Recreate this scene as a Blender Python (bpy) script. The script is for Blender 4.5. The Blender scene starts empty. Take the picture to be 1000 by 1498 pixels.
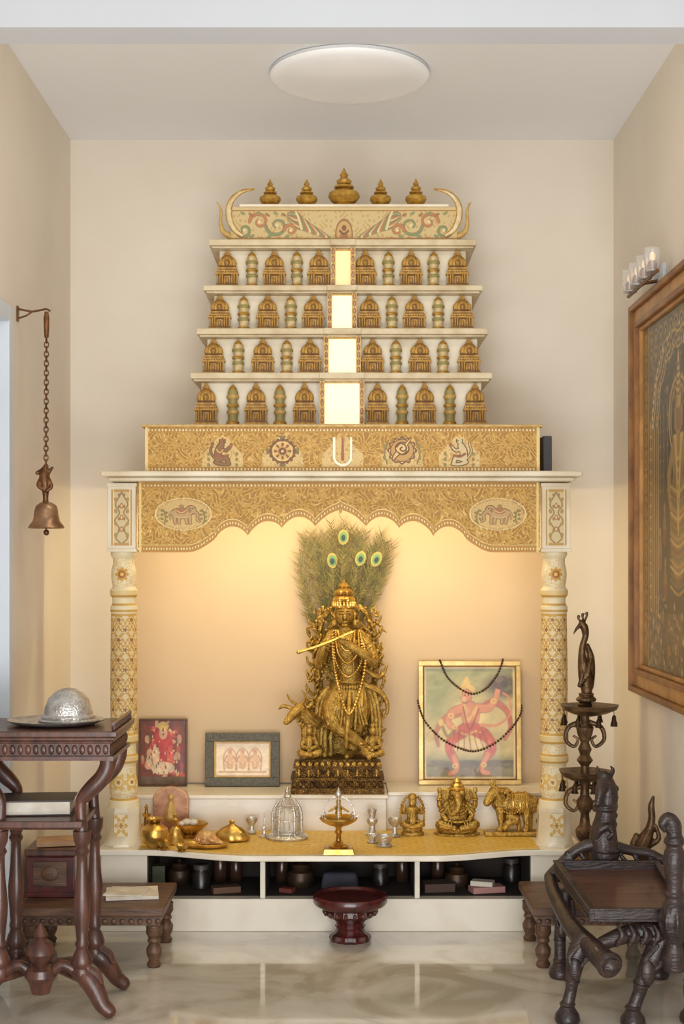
import bpy, math, random
import numpy as np
from mathutils import Vector, Matrix
random.seed(7)
F=2100.0; H=1.3
pi=math.pi
def X(px,d): return (px-500)*d/F
def Z(py,d): return H+(820-py)*d/F
def q(px,py,d,dy=0.0): return (X(px,d), d+dy, Z(py,d))
def lin(c):
    c=c/255.0
    return c/12.92 if c<=0.04045 else ((c+0.055)/1.055)**2.4
def C(r,g,b): return (lin(r),lin(g),lin(b))
scene=bpy.context.scene
COL=scene.collection
try:
    scene.view_settings.view_transform='Standard'
    scene.view_settings.look='None'
except Exception as e: print(e)

# ---------------------------------------------------------------- mesh builder
def cr(pts,n=6):
    pts=[np.array(p,float) for p in pts]
    P=[2*pts[0]-pts[1]]+pts+[2*pts[-1]-pts[-2]]
    out=[]
    for i in range(1,len(P)-2):
        for k in range(n):
            t=k/n
            a,b,c,d=P[i-1],P[i],P[i+1],P[i+2]
            out.append(0.5*((2*b)+(-a+c)*t+(2*a-5*b+4*c-d)*t*t+(-a+3*b-3*c+d)*t**3))
    out.append(pts[-1])
    return out
class MB:
    def __init__(s): s.v=[];s.f=[];s.m=[]
    def add(s,vs,fs,mi=0):
        b=len(s.v)
        s.v+=[tuple(float(a) for a in v) for v in vs]
        for f in fs:
            s.f.append(tuple(i+b for i in f)); s.m.append(mi)
        return s
    def box(s,c,sz,mi=0,rot=None,taper=1.0):
        hx,hy,hz=sz[0]/2,sz[1]/2,sz[2]/2
        vs=[]
        for z in (-1,1):
            k=taper if z>0 else 1.0
            for x,y in ((-1,-1),(1,-1),(1,1),(-1,1)):
                p=Vector((x*hx*k,y*hy*k,z*hz))
                if rot is not None: p=rot@p
                vs.append(p+Vector(c))
        return s.add(vs,[(3,2,1,0),(4,5,6,7),(0,1,5,4),(1,2,6,5),(2,3,7,6),(3,0,4,7)],mi)
    def bb(s,x0,x1,y0,y1,z0,z1,mi=0):
        return s.box(((x0+x1)/2,(y0+y1)/2,(z0+z1)/2),(abs(x1-x0),abs(y1-y0),abs(z1-z0)),mi)
    def lathe(s,prof,c=(0,0,0),n=24,mi=0,rot=None,sx=1.0,sy=1.0,ph=0.0,rib=None):
        vs=[];fs=[]
        c=Vector(c)
        for r,z in prof:
            for k in range(n):
                a=2*pi*k/n+ph
                rr=r if rib is None else r*(1+rib[1]*math.cos(rib[0]*a))
                p=Vector((rr*math.cos(a)*sx,rr*math.sin(a)*sy,z))
                if rot is not None: p=rot@p
                vs.append(p+c)
        m=len(prof)
        for i in range(m-1):
            for k in range(n):
                k2=(k+1)%n
                fs.append((i*n+k,i*n+k2,(i+1)*n+k2,(i+1)*n+k))
        fs.append(tuple(range(n-1,-1,-1)))
        fs.append(tuple((m-1)*n+k for k in range(n)))
        return s.add(vs,fs,mi)
    def ell(s,c,r,mi=0,rot=None,nu=16,nv=9):
        if not hasattr(r,'__len__'): r=(r,r,r)
        c=Vector(c); vs=[];fs=[]
        def tp(p):
            p=Vector((p[0]*r[0],p[1]*r[1],p[2]*r[2]))
            if rot is not None: p=rot@p
            return p+c
        vs.append(tp((0,0,-1)))
        for j in range(1,nv):
            t=-pi/2+pi*j/nv
            for i in range(nu):
                a=2*pi*i/nu
                vs.append(tp((math.cos(t)*math.cos(a),math.cos(t)*math.sin(a),math.sin(t))))
        vs.append(tp((0,0,1)))
        L=len(vs)-1
        for i in range(nu):
            fs.append((0,1+(i+1)%nu,1+i))
            fs.append((L,L-nu+i,L-nu+(i+1)%nu))
        for j in range(nv-2):
            for i in range(nu):
                a=1+j*nu+i;b=1+j*nu+(i+1)%nu
                fs.append((a,b,b+nu,a+nu))
        return s.add(vs,fs,mi)
    def tube(s,pts,r,n=8,mi=0,closed=False,flat=None):
        pts=[Vector(tuple(p)[:3]) for p in pts]
        m=len(pts)
        if not hasattr(r,'__len__'): r=[r]*m
        T=[]
        for i in range(m):
            if closed: t=pts[(i+1)%m]-pts[i-1]
            else: t=pts[min(i+1,m-1)]-pts[max(i-1,0)]
            if t.length<1e-9: t=Vector((0,0,1))
            T.append(t.normalized())
        ref=Vector((0,1,0))
        if abs(T[0].dot(ref))>0.9: ref=Vector((1,0,0))
        N=(ref-T[0]*ref.dot(T[0])).normalized()
        vs=[];fs=[]
        for i in range(m):
            N=(N-T[i]*N.dot(T[i]))
            if N.length<1e-6: N=T[i].orthogonal()
            N.normalize()
            B=T[i].cross(N)
            for k in range(n):
                a=2*pi*(k+.5)/n
                fl=1.0 if flat is None else flat
                vs.append(pts[i]+(N*math.cos(a)*fl+B*math.sin(a))*r[i])
        rng=m if closed else m-1
        for i in range(rng):
            i2=(i+1)%m
            for k in range(n):
                k2=(k+1)%n
                fs.append((i*n+k,i*n+k2,i2*n+k2,i2*n+k))
        if not closed:
            fs.append(tuple(range(n-1,-1,-1)))
            fs.append(tuple((m-1)*n+k for k in range(n)))
        return s.add(vs,fs,mi)
    def limb(s,pts,mi=0,n=10,sub=4):
        pp=cr(pts,sub)
        s.tube([p[:3] for p in pp],[max(p[3],1e-4) for p in pp],n,mi)
        for p in (pts[0],pts[-1]): s.ell(p[:3],p[3],mi,nu=10,nv=6)
        return s
    def ring(s,c,R,r,mi=0,rot=None,n=24,m=8,sx=1,sy=1):
        pts=[]
        for i in range(n):
            a=2*pi*i/n
            p=Vector((R*sx*math.cos(a),R*sy*math.sin(a),0))
            if rot is not None: p=rot@p
            pts.append(p+Vector(c))
        return s.tube(pts,r,m,mi,closed=True)
    def prism(s,poly,y0,y1,mi=0):
        n=len(poly)
        vs=[(p[0],y0,p[1]) for p in poly]+[(p[0],y1,p[1]) for p in poly]
        fs=[tuple(range(n)),tuple(range(2*n-1,n-1,-1))]
        for i in range(n):
            j=(i+1)%n
            fs.append((i,i+n,j+n,j))
        return s.add(vs,fs,mi)
    def prismz(s,poly,z0,z1,mi=0):
        n=len(poly)
        vs=[(p[0],p[1],z0) for p in poly]+[(p[0],p[1],z1) for p in poly]
        fs=[tuple(range(n-1,-1,-1)),tuple(range(n,2*n))]
        for i in range(n):
            j=(i+1)%n
            fs.append((i,j,j+n,i+n))
        return s.add(vs,fs,mi)
def mk(name,mb,mats,bevel=0.0,smooth=True,seg=2,ang=40):
    me=bpy.data.meshes.new(name)
    me.from_pydata(mb.v,[],mb.f)
    if not isinstance(mats,(list,tuple)): mats=[mats]
    for m in mats: me.materials.append(m)
    me.polygons.foreach_set('material_index',mb.m)
    me.polygons.foreach_set('use_smooth',[smooth]*len(mb.f))
    me.update()
    if smooth and bevel==0:
        try: me.set_sharp_from_angle(angle=math.radians(ang))
        except Exception: pass
    o=bpy.data.objects.new(name,me)
    COL.objects.link(o)
    if bevel>0:
        me.polygons.foreach_set('use_smooth',[False]*len(mb.f))
        b=o.modifiers.new('bevel','BEVEL'); b.width=bevel; b.segments=seg; b.limit_method='ANGLE'
    return o
def rem(name,mb,mat,vox=0.004,it=2):
    o=mk(name,mb,mat)
    m=o.modifiers.new('remesh','REMESH'); m.mode='VOXEL'; m.voxel_size=vox; m.use_smooth_shade=True
    if it:
        k=o.modifiers.new('smooth','SMOOTH'); k.factor=0.5; k.iterations=it
    return o
def sub(part,*kids):
    for k in kids:
        k.parent=part; k.location=k.location-part.location
    return part
def thing(name,label,cat,loc,parts,rot=(0,0,0),group=None):
    e=bpy.data.objects.new(name,None); e.empty_display_size=0.05
    COL.objects.link(e); e.location=loc
    e['label']=label; e['category']=cat
    if group: e['group']=group
    for p in parts:
        p.parent=e; p.location=p.location-Vector(loc)
    e.rotation_euler=rot
    return e
def solo(o,label,cat,group=None,kind=None):
    o['label']=label;o['category']=cat
    if group:o['group']=group
    if kind:o['kind']=kind
    return o
def struct(o): o['kind']='structure'; return o
def dup(o,loc=None):
    c=o.copy(); COL.objects.link(c)
    if loc is not None: c.location=loc
    return c

# ---------------------------------------------------------------- materials
def newmat(name):
    m=bpy.data.materials.new(name); m.use_nodes=True
    nt=m.node_tree; b=nt.nodes['Principled BSDF']
    return m,nt,b
def pm(name,c1,c2=None,rough=0.5,metal=0.0,scale=8,detail=4,bump=0.0,bscale=None,coat=0.0,point=None,stretch=None,lo=0.35,hi=0.65,spec=None,carve=0.0,cscale=110):
    m,nt,b=newmat(name)
    b.inputs['Roughness'].default_value=rough
    b.inputs['Metallic'].default_value=metal
    b.inputs['Coat Weight'].default_value=coat
    if spec is not None: b.inputs['Specular IOR Level'].default_value=spec
    tc=nt.nodes.new('ShaderNodeTexCoord')
    mp=nt.nodes.new('ShaderNodeMapping')
    if stretch: mp.inputs['Scale'].default_value=stretch
    nt.links.new(tc.outputs['Object'],mp.inputs['Vector'])
    nz=nt.nodes.new('ShaderNodeTexNoise'); nz.inputs['Scale'].default_value=scale; nz.inputs['Detail'].default_value=detail
    nt.links.new(mp.outputs['Vector'],nz.inputs['Vector'])
    rp=nt.nodes.new('ShaderNodeValToRGB')
    rp.color_ramp.elements[0].position=lo; rp.color_ramp.elements[1].position=hi
    if c2 is None: c2=tuple(x*0.85 for x in c1)
    rp.color_ramp.elements[0].color=(*c1,1); rp.color_ramp.elements[1].color=(*c2,1)
    nt.links.new(nz.outputs['Fac'],rp.inputs['Fac'])
    col=rp.outputs['Color']
    vor=None
    if carve>0:
        vor=nt.nodes.new('ShaderNodeTexVoronoi'); vor.feature='DISTANCE_TO_EDGE'; vor.inputs['Scale'].default_value=cscale
        nt.links.new(tc.outputs['Object'],vor.inputs['Vector'])
        r3=nt.nodes.new('ShaderNodeValToRGB')
        r3.color_ramp.elements[0].position=0.0; r3.color_ramp.elements[1].position=0.2
        r3.color_ramp.elements[0].color=(0.30,0.22,0.12,1); r3.color_ramp.elements[1].color=(1,1,1,1)
        nt.links.new(vor.outputs['Distance'],r3.inputs['Fac'])
        mx=nt.nodes.new('ShaderNodeMix'); mx.data_type='RGBA'; mx.blend_type='MULTIPLY'; mx.inputs[0].default_value=0.7
        nt.links.new(col,mx.inputs[6]); nt.links.new(r3.outputs['Color'],mx.inputs[7]); col=mx.outputs[2]
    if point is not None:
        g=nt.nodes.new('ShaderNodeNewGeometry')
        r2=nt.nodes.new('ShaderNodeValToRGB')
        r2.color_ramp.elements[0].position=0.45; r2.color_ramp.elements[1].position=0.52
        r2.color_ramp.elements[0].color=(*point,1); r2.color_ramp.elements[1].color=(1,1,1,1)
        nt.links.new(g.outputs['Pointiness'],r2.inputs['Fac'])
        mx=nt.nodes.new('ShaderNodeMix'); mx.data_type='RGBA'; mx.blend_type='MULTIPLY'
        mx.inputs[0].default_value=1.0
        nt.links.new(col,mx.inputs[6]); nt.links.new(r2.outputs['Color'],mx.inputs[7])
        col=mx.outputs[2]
    nt.links.new(col,b.inputs['Base Color'])
    if bump>0:
        n2=nt.nodes.new('ShaderNodeTexNoise'); n2.inputs['Scale'].default_value=bscale or scale*3; n2.inputs['Detail'].default_value=3
        nt.links.new(mp.outputs['Vector'],n2.inputs['Vector'])
        bp=nt.nodes.new('ShaderNodeBump'); bp.inputs['Strength'].default_value=bump; bp.inputs['Distance'].default_value=0.01
        nt.links.new(n2.outputs['Fac'],bp.inputs['Height'])
        nrm=bp.outputs['Normal']
        if vor is not None:
            b2=nt.nodes.new('ShaderNodeBump'); b2.inputs['Strength'].default_value=carve; b2.inputs['Distance'].default_value=0.008
            nt.links.new(vor.outputs['Distance'],b2.inputs['Height']); nt.links.new(nrm,b2.inputs['Normal']); nrm=b2.outputs['Normal']
        nt.links.new(nrm,b.inputs['Normal'])
    return m
def vmat(name,rough=0.5,metal=0.0,bump=0.0,coat=0.0):
    m,nt,b=newmat(name)
    a=nt.nodes.new('ShaderNodeAttribute'); a.attribute_name='Col'
    nt.links.new(a.outputs['Color'],b.inputs['Base Color'])
    b.inputs['Roughness'].default_value=rough; b.inputs['Metallic'].default_value=metal; b.inputs['Coat Weight'].default_value=coat
    if bump>0:
        bp=nt.nodes.new('ShaderNodeBump'); bp.inputs['Strength'].default_value=bump; bp.inputs['Distance'].default_value=0.004
        nt.links.new(a.outputs['Fac'],bp.inputs['Height']); nt.links.new(bp.outputs['Normal'],b.inputs['Normal'])
    return m
def emat(name,c,s):
    m,nt,b=newmat(name)
    b.inputs['Base Color'].default_value=(*[x*.5 for x in c],1)
    b.inputs['Emission Color'].default_value=(*c,1); b.inputs['Emission Strength'].default_value=s
    return m
def glassmat(name,c=(1,1,1),rough=0.03):
    m,nt,b=newmat(name)
    b.inputs['Base Color'].default_value=(*c,1); b.inputs['Roughness'].default_value=rough
    b.inputs['Transmission Weight'].default_value=0.85; b.inputs['IOR'].default_value=1.45
    return m
M_wall=pm('wall_plaster',C(231,221,206),C(227,216,200),rough=0.8,scale=3,bump=0.03,bscale=60)
M_ceil=pm('ceiling_paint',C(241,242,244),C(239,240,242),rough=0.85,scale=2)
M_beam=pm('beam_paint',C(204,207,212),C(200,203,208),rough=0.85,scale=2)
M_niche=pm('niche_plaster',C(216,190,156),C(212,185,151),rough=0.8,scale=2,bump=0.03,bscale=90)
M_white=pm('white_paint',C(212,218,226),C(205,211,219),rough=0.5,scale=3)
M_marble=pm('cream_marble',C(228,217,192),C(204,184,146),rough=0.35,scale=7,detail=6,bump=0.03,lo=0.4,hi=0.75,coat=0.2)
M_marble2=pm('white_marble',C(230,222,206),C(214,202,182),rough=0.3,scale=5,detail=6,lo=0.45,hi=0.7,coat=0.2)
M_gold=pm('gold_paint',C(200,156,64),C(160,116,42),rough=0.42,metal=0.2,scale=60,bump=0.2,bscale=200)
M_golddk=pm('dark_gold_paint',C(136,94,38),C(108,74,30),rough=0.5,metal=0.1,scale=50)
M_goldpale=pm('pale_gold_paint',C(206,174,106),C(184,146,78),rough=0.45,metal=0.15,scale=50)
M_green=pm('green_gold_paint',C(142,138,86),C(162,140,80),rough=0.5,scale=40)
M_horn=pm('cream_gold_marble',C(226,212,178),C(206,178,122),rough=0.4,scale=30,lo=.4,hi=.7)
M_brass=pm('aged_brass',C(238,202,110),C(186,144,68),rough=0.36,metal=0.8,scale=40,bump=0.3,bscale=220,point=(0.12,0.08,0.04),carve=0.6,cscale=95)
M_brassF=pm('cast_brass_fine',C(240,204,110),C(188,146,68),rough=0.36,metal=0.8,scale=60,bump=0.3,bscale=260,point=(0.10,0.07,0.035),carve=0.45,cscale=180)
M_brass2=pm('polished_brass',C(226,188,102),C(184,140,64),rough=0.28,metal=0.85,scale=30,bump=0.15,bscale=80,point=(0.3,0.2,0.1))
M_bronze=pm('dark_bronze',C(116,88,58),C(76,56,38),rough=0.4,metal=0.65,scale=25,bump=0.3,bscale=90,point=(0.3,0.25,0.2))
M_bronzebase=pm('bronze_base',C(150,114,58),C(84,60,32),rough=0.4,metal=0.7,scale=40,bump=0.4,bscale=160,carve=.6,cscale=120)
M_silver=pm('silver',C(226,224,222),C(184,180,176),rough=0.3,metal=0.85,scale=40,bump=0.4,bscale=160)
M_wood=pm('carved_mahogany',C(98,58,44),C(58,35,28),rough=0.38,scale=6,detail=6,stretch=(6,6,1),bump=0.08,bscale=30,coat=0.2)
M_wood2=pm('dark_rosewood',C(60,44,40),C(37,28,28),rough=0.42,scale=7,detail=6,stretch=(1,4,4),bump=0.35,bscale=34,coat=0.12)
M_wood3=pm('worn_teak',C(108,76,54),C(70,48,34),rough=0.45,scale=8,detail=6,stretch=(1,6,6),bump=0.2,bscale=40)
M_tray=pm('dark_red_tray_wood',C(104,70,56),C(76,50,42),rough=0.42,scale=5,stretch=(1,8,1),coat=0.15)
M_lac=pm('maroon_lacquer',C(92,32,30),C(54,22,22),rough=0.28,scale=20,coat=0.35)
M_dark=pm('dark_glass_jar',C(44,36,32),C(28,24,24),rough=0.3,scale=12)
M_innershade=pm('compartment_shade',C(52,42,36),C(40,33,30),rough=0.8,scale=6)  # dark tone standing in for shade inside the marble compartments
M_grey=pm('grey_plastic',C(96,88,84),C(84,78,74),rough=0.5)
M_chain=pm('brown_bronze_chain',C(132,92,58),C(94,62,40),rough=0.4,metal=0.7,scale=40)
M_bell=pm('bell_brass',C(176,140,108),C(136,100,72),rough=0.32,metal=0.75,scale=20)
M_frame1=pm('gilded_brown_frame',C(160,110,58),C(122,80,44),rough=0.38,metal=0.15,scale=10,bump=0.1)
M_frame1b=pm('frame_golden_wood',C(190,138,74),C(158,110,56),rough=.36,metal=.1,scale=12)
M_frame2=pm('gold_frame',C(216,188,124),C(192,158,94),rough=0.35,metal=0.4,scale=30)
M_frame3=pm('grey_dark_frame',C(70,66,54),C(100,94,76),rough=0.5,scale=120,bump=0.2)
M_frame4=pm('brown_thin_frame',C(96,66,48),rough=0.4)
M_copper=pm('rose_copper',C(190,144,112),C(154,108,82),rough=0.4,metal=0.35,scale=30)
M_stem=pm('feather_stem',C(150,132,78),C(122,106,60),rough=0.6)
M_barb=pm('feather_barb',C(152,134,72),C(112,114,60),rough=0.6,scale=25)
M_barb2=pm('feather_barb_dark',C(92,82,44),C(72,66,38),rough=0.6,scale=25)
M_eye1=pm('feather_eye_gold',C(178,162,84),rough=0.5)
M_eye2=pm('feather_eye_green',C(104,150,92),rough=0.45)
M_eye3=pm('feather_eye_blue',C(36,56,62),rough=0.4)
M_glow=emat('lit_opening',(1.0,0.78,0.44),1.35)
M_glowt=emat('lit_opening_dim',(1.0,0.70,0.34),0.95)
M_led=emat('led_strip',(1.0,0.82,0.5),2.0)
M_bulb=emat('warm_bulb',(1.0,0.66,0.34),0.8)
m,nt,bb_=newmat('opal_glass'); bb_.inputs['Base Color'].default_value=(*C(240,241,243),1); bb_.inputs['Roughness'].default_value=.22
bb_.inputs['Emission Color'].default_value=(.95,.97,1,1); bb_.inputs['Emission Strength'].default_value=.05; bb_.inputs['Coat Weight'].default_value=.3; M_lampg=m
M_glass=glassmat('clear_glass')
M_paper=pm('paper',C(218,210,196),C(196,186,170),rough=0.7,scale=20)
M_bead=pm('dark_beads',C(60,34,24),C(38,22,18),rough=0.35,scale=100)
M_orn=pm('ornament_gold',C(200,156,74),C(156,112,48),rough=0.5,metal=0.1,scale=60,bump=0.3,bscale=150,point=(.45,.35,.2))
M_v=vmat('painted_pattern',0.5,0.0,0.15)
M_vg=vmat('gilded_relief_pattern',0.42,0.15,0.8)
M_vp=vmat('picture_print',0.4,0.0,0.0,0.2)
def floormat():
    m,nt,b=newmat('polished_marble_floor')
    tc=nt.nodes.new('ShaderNodeTexCoord')
    nz=nt.nodes.new('ShaderNodeTexNoise'); nz.inputs['Scale'].default_value=2.6; nz.inputs['Detail'].default_value=10; nz.inputs['Distortion'].default_value=2.2
    nt.links.new(tc.outputs['Object'],nz.inputs['Vector'])
    rp=nt.nodes.new('ShaderNodeValToRGB')
    rp.color_ramp.elements[0].position=0.35; rp.color_ramp.elements[0].color=(*C(222,216,204),1)
    rp.color_ramp.elements[1].position=0.62; rp.color_ramp.elements[1].color=(*C(192,182,163),1)
    e=rp.color_ramp.elements.new(0.5); e.color=(*C(211,203,188),1)
    nt.links.new(nz.outputs['Fac'],rp.inputs['Fac'])
    br=nt.nodes.new('ShaderNodeTexBrick'); br.offset=0.0; br.inputs['Scale'].default_value=1.0
    br.inputs['Brick Width'].default_value=0.8; br.inputs['Row Height'].default_value=0.8; br.inputs['Mortar Size'].default_value=0.0008
    mp=nt.nodes.new('ShaderNodeMapping'); mp.inputs['Location'].default_value=(0.27,0.1,0)
    nt.links.new(tc.outputs['Object'],mp.inputs['Vector']); nt.links.new(mp.outputs['Vector'],br.inputs['Vector'])
    mx=nt.nodes.new('ShaderNodeMix'); mx.data_type='RGBA'
    nt.links.new(br.outputs['Fac'],mx.inputs[0]); nt.links.new(rp.outputs['Color'],mx.inputs[6])
    mx.inputs[7].default_value=(*C(198,189,172),1)
    nt.links.new(mx.outputs[2],b.inputs['Base Color'])
    b.inputs['Roughness'].default_value=0.08; b.inputs['Coat Weight'].default_value=0.5; b.inputs['Coat Roughness'].default_value=0.03
    return m
M_floor=floormat()

# ---------------------------------------------------------------- painting helpers
class Cv:
    def __init__(s,U,V,base):
        s.U=U;s.V=V
        s.c=np.zeros(U.shape+(3,)); s.c[:]=C(*base)
    def f(s,mask,col,a=1.0):
        m=np.clip(mask.astype(float),0,1)[...,None]*a
        s.c=s.c*(1-m)+np.array(C(*col))*m
    def e(s,cx,cy,rx,ry,col,a=1.0,rot=0,soft=0.0):
        dx=s.U-cx;dy=s.V-cy
        c_,s_=math.cos(rot),math.sin(rot)
        x=(dx*c_+dy*s_)/rx;y=(-dx*s_+dy*c_)/ry
        r=np.sqrt(x*x+y*y)
        m=(r<1) if soft==0 else np.clip((1-r)/soft,0,1)
        s.f(m,col,a)
    def ring(s,cx,cy,rx,ry,w,col,a=1.0):
        r=np.sqrt(((s.U-cx)/rx)**2+((s.V-cy)/ry)**2)
        s.f(np.abs(r-1)<w,col,a)
    def seg(s,x0,y0,x1,y1,w,col,a=1.0,w1=None):
        dx,dy=x1-x0,y1-y0; L=dx*dx+dy*dy+1e-9
        t=np.clip(((s.U-x0)*dx+(s.V-y0)*dy)/L,0,1)
        D=np.hypot(s.U-x0-t*dx,s.V-y0-t*dy)
        ww=w if w1 is None else w+(w1-w)*t
        s.f(np.clip((ww-D)/0.6+.5,0,1),col,a)
    def curve(s,pts,w,col,a=1.0,w1=None):
        pp=cr(pts,5); n=len(pp)-1
        w1=w if w1 is None else w1
        for i in range(n):
            wa=w+(w1-w)*i/n; wb=w+(w1-w)*(i+1)/n
            s.seg(pp[i][0],pp[i][1],pp[i+1][0],pp[i+1][1],wa,col,a,wb)
    def r(s,x0,x1,y0,y1,col,a=1.0):
        s.f((s.U>x0)&(s.U<x1)&(s.V>y0)&(s.V<y1),col,a)
    def blur(s,n=1):
        for _ in range(n):
            c=s.c
            p=np.pad(c,((1,1),(1,1),(0,0)),mode='edge')
            s.c=(p[:-2,1:-1]+p[2:,1:-1]+p[1:-1,:-2]+p[1:-1,2:]+2*c)/6
    def mottle(s,amp,freq,seed=1):
        rs=np.random.RandomState(seed)
        tot=np.zeros(s.U.shape)
        for o in range(4):
            for k in range(5):
                an=rs.uniform(0,2*pi); fr=freq*(2**o)*rs.uniform(.7,1.3); ph=rs.uniform(0,6.28)
                wx=np.sin(s.V*freq*rs.uniform(.5,1.5)+rs.uniform(0,6))*1.2
                tot+=np.sin((s.U*math.cos(an)+s.V*math.sin(an))*fr+ph+wx)/(1.4**o)
        tot/=5
        s.c=np.clip(s.c*(1+amp*tot[...,None]),0.002,0.95)
def grid(name,P,U,V,cv,mat):
    ny,nx=U.shape
    me=bpy.data.meshes.new(name)
    vs=P.reshape(-1,3)
    idx=np.arange(nx*ny).reshape(ny,nx)
    a=idx[:-1,:-1].ravel();b=idx[:-1,1:].ravel();c=idx[1:,1:].ravel();d=idx[1:,:-1].ravel()
    fs=np.stack([a,d,c,b],1)
    me.from_pydata(vs.tolist(),[],fs.tolist())
    at=me.color_attributes.new('Col','FLOAT_COLOR','POINT')
    cc=np.ones((nx*ny,4)); cc[:,:3]=cv.reshape(-1,3)
    at.data.foreach_set('color',cc.ravel())
    me.polygons.foreach_set('use_smooth',[True]*len(fs))
    me.materials.append(mat); me.update()
    o=bpy.data.objects.new(name,me); COL.objects.link(o)
    return o
def pxgrid(px0,px1,py0,py1,step=1.3):
    nx=int((px1-px0)/step)+2; ny=int((py1-py0)/step)+2
    return np.meshgrid(np.linspace(px0,px1,nx),np.linspace(py0,py1,ny))
def flatP(U,V,d):
    return np.stack([(U-500)*d/F,np.full(U.shape,d),H+(820-V)*d/F],-1)
def filigree(U,V,k=0.75):
    return np.sin(U*k+1.8*np.sin(V*k*0.6))*np.sin(V*k+1.8*np.sin(U*k*0.6))
def scrollwork(cv,U,V,k,base,hi,dk,bd):
    cv.c[:]=C(*base)
    u=U+3.5*np.sin(V*.21+U*.05)+2*np.sin(U*.13); v=V+3.5*np.sin(U*.17+V*.06)+2*np.sin(V*.23)
    a=np.sin(u*k+1.6*np.sin(v*k*.7))*np.sin(v*k+1.6*np.sin(u*k*.7))
    b=np.sin(u*k*1.9+1.3*np.sin(v*k))*np.sin(v*k*1.7+1.3*np.sin(u*k))
    cv.f(a<-.35,dk,.8); cv.f(np.abs(a)<.16,hi); cv.f((b>.62)&(a>.2),bd); cv.f((b>.75)&(a<-.3),hi,.8)
    return a,b

# ================================================================ ROOM
HW=1.068; BW=5.65; CZ=2.955
struct(mk('floor',MB().bb(-2.6,2.6,-1.5,5.75,-0.1,0.0),M_floor))
struct(mk('ceiling',MB().bb(-2.6,2.6,3.9,5.75,CZ,CZ+0.1),M_ceil))
struct(mk('wall_back',MB().bb(-HW-0.12,HW+0.12,BW,BW+0.1,0,CZ),M_wall))
lw=MB().bb(-HW-0.12,-HW,4.62,BW,0,CZ).bb(-HW-0.12,-HW,3.7,4.62,2.114,CZ).bb(-HW-0.12,-HW,2.3,3.7,0,CZ)
struct(mk('wall_left',lw,M_wall))
struct(mk('wall_right',MB().bb(HW,HW+0.12,2.3,BW,0,CZ),M_wall))
struct(mk('trim_1',MB().bb(-2.6,2.6,3.78,3.90,1.3+780*3.78/F,CZ+0.1),M_beam))
struct(mk('trim_2',MB().bb(-HW-0.10,-HW+0.012,4.56,4.62,0,2.114).bb(-HW-0.10,-HW+0.012,3.7,3.76,0,2.114).bb(-HW-0.10,-HW+0.012,3.76,4.56,2.06,2.114),M_white,bevel=0.003))
dr=mk('door_1',MB().bb(-HW-0.06,-HW-0.02,3.76,4.56,0.005,2.06).bb(-HW-0.02,-HW-0.012,3.86,4.46,0.2,0.95).bb(-HW-0.02,-HW-0.012,3.86,4.46,1.08,1.92),M_white,bevel=0.003)
struct(dr)

# ================================================================ CEILING LAMP
lc=(0.026,4.86,CZ)
R=0.27
prof=[(R*0.90,-0.0005),(R*0.98,-0.008),(R,-0.015),(R*.985,-0.022),(R*0.93,-0.030),(R*0.82,-0.038),(R*0.66,-0.046),(R*0.46,-0.052),(R*0.24,-0.056),(R*0.05,-0.057)]
shade=mk('lamp_shade',MB().lathe(prof,lc,64),M_lampg)
thing('ceiling_lamp','round white opal glass dome lamp mounted on the ceiling','lamp',lc,[shade,
   mk('rim_ring',MB().ring((lc[0],lc[1],CZ-.006),R*.985,.004,n=64,m=8),M_beam)])

# ================================================================ SHRINE
parts=[]
CX=X(499,5.06)
parts.append(mk('plinth',MB().bb(-.848,.842,5.03,5.645,0,.114),M_marble2,bevel=0.003))
parts.append(mk('side_block',MB().bb(-.846,X(215,5.04),5.04,5.645,.114,.268),M_marble2,bevel=0.002))
parts.append(mk('side_block',MB().bb(X(776,5.04),.840,5.04,5.645,.114,.268),M_marble2,bevel=0.002))
for p in (384,610): parts.append(mk('shelf_divider',MB().bb(X(p,5.04)-.009,X(p,5.04)+.009,5.04,5.40,.114,.268),M_marble2,bevel=0.002))
xa,xb=X(215,5.04),X(776,5.04)
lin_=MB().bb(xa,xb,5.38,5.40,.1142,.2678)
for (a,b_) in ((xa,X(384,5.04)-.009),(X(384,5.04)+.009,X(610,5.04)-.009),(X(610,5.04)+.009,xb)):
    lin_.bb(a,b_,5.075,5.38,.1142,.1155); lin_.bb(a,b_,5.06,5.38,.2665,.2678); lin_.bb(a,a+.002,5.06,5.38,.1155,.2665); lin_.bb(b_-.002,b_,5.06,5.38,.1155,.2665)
parts.append(mk('shade_lining',lin_,M_innershade))  # dark sheets stand in for shade; the compartments themselves are marble
def front(x):
    t=max(0.0,1-abs(x-CX)/0.68)
    t=min(1.0,t*1.9); t=t*t*(3-2*t)
    return 5.015-0.10*t
xs=np.linspace(-.855,.849,90)
poly=[(x,front(x)) for x in xs]+[(.849,5.645),(-.855,5.645)]
parts.append(mk('platform_slab',MB().prismz(poly,.268,.288),M_marble2,bevel=0.004))
nx,ny=420,140
xx=np.linspace(-.715,.694,nx); T=np.linspace(0,1,ny)
XX,TT=np.meshgrid(xx,T)
fr=np.array([front(x)+0.014 for x in xx])
YY=fr[None,:]*(1-TT)+5.40*TT
P=np.stack([XX,YY,np.full(XX.shape,.2892)],-1)
cv=Cv(XX*1000,YY*1000,(206,166,66))
fl=filigree(cv.U,cv.V,0.13); cv.f(np.abs(fl)<.14,(226,198,122),0.7); cv.f(fl<-0.6,(184,136,44),0.6)
dd=(YY-fr[None,:])*1000
cv.f(dd<7,(236,220,170)); cv.f((dd>18)&(dd<22),(232,208,140))
for cxm in (-420,-140,140,420):
    cv.e(cxm,5110,60,28,(230,206,136),0.6,soft=.3); cv.e(cxm,5110,36,16,(194,150,62),0.8)
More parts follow.
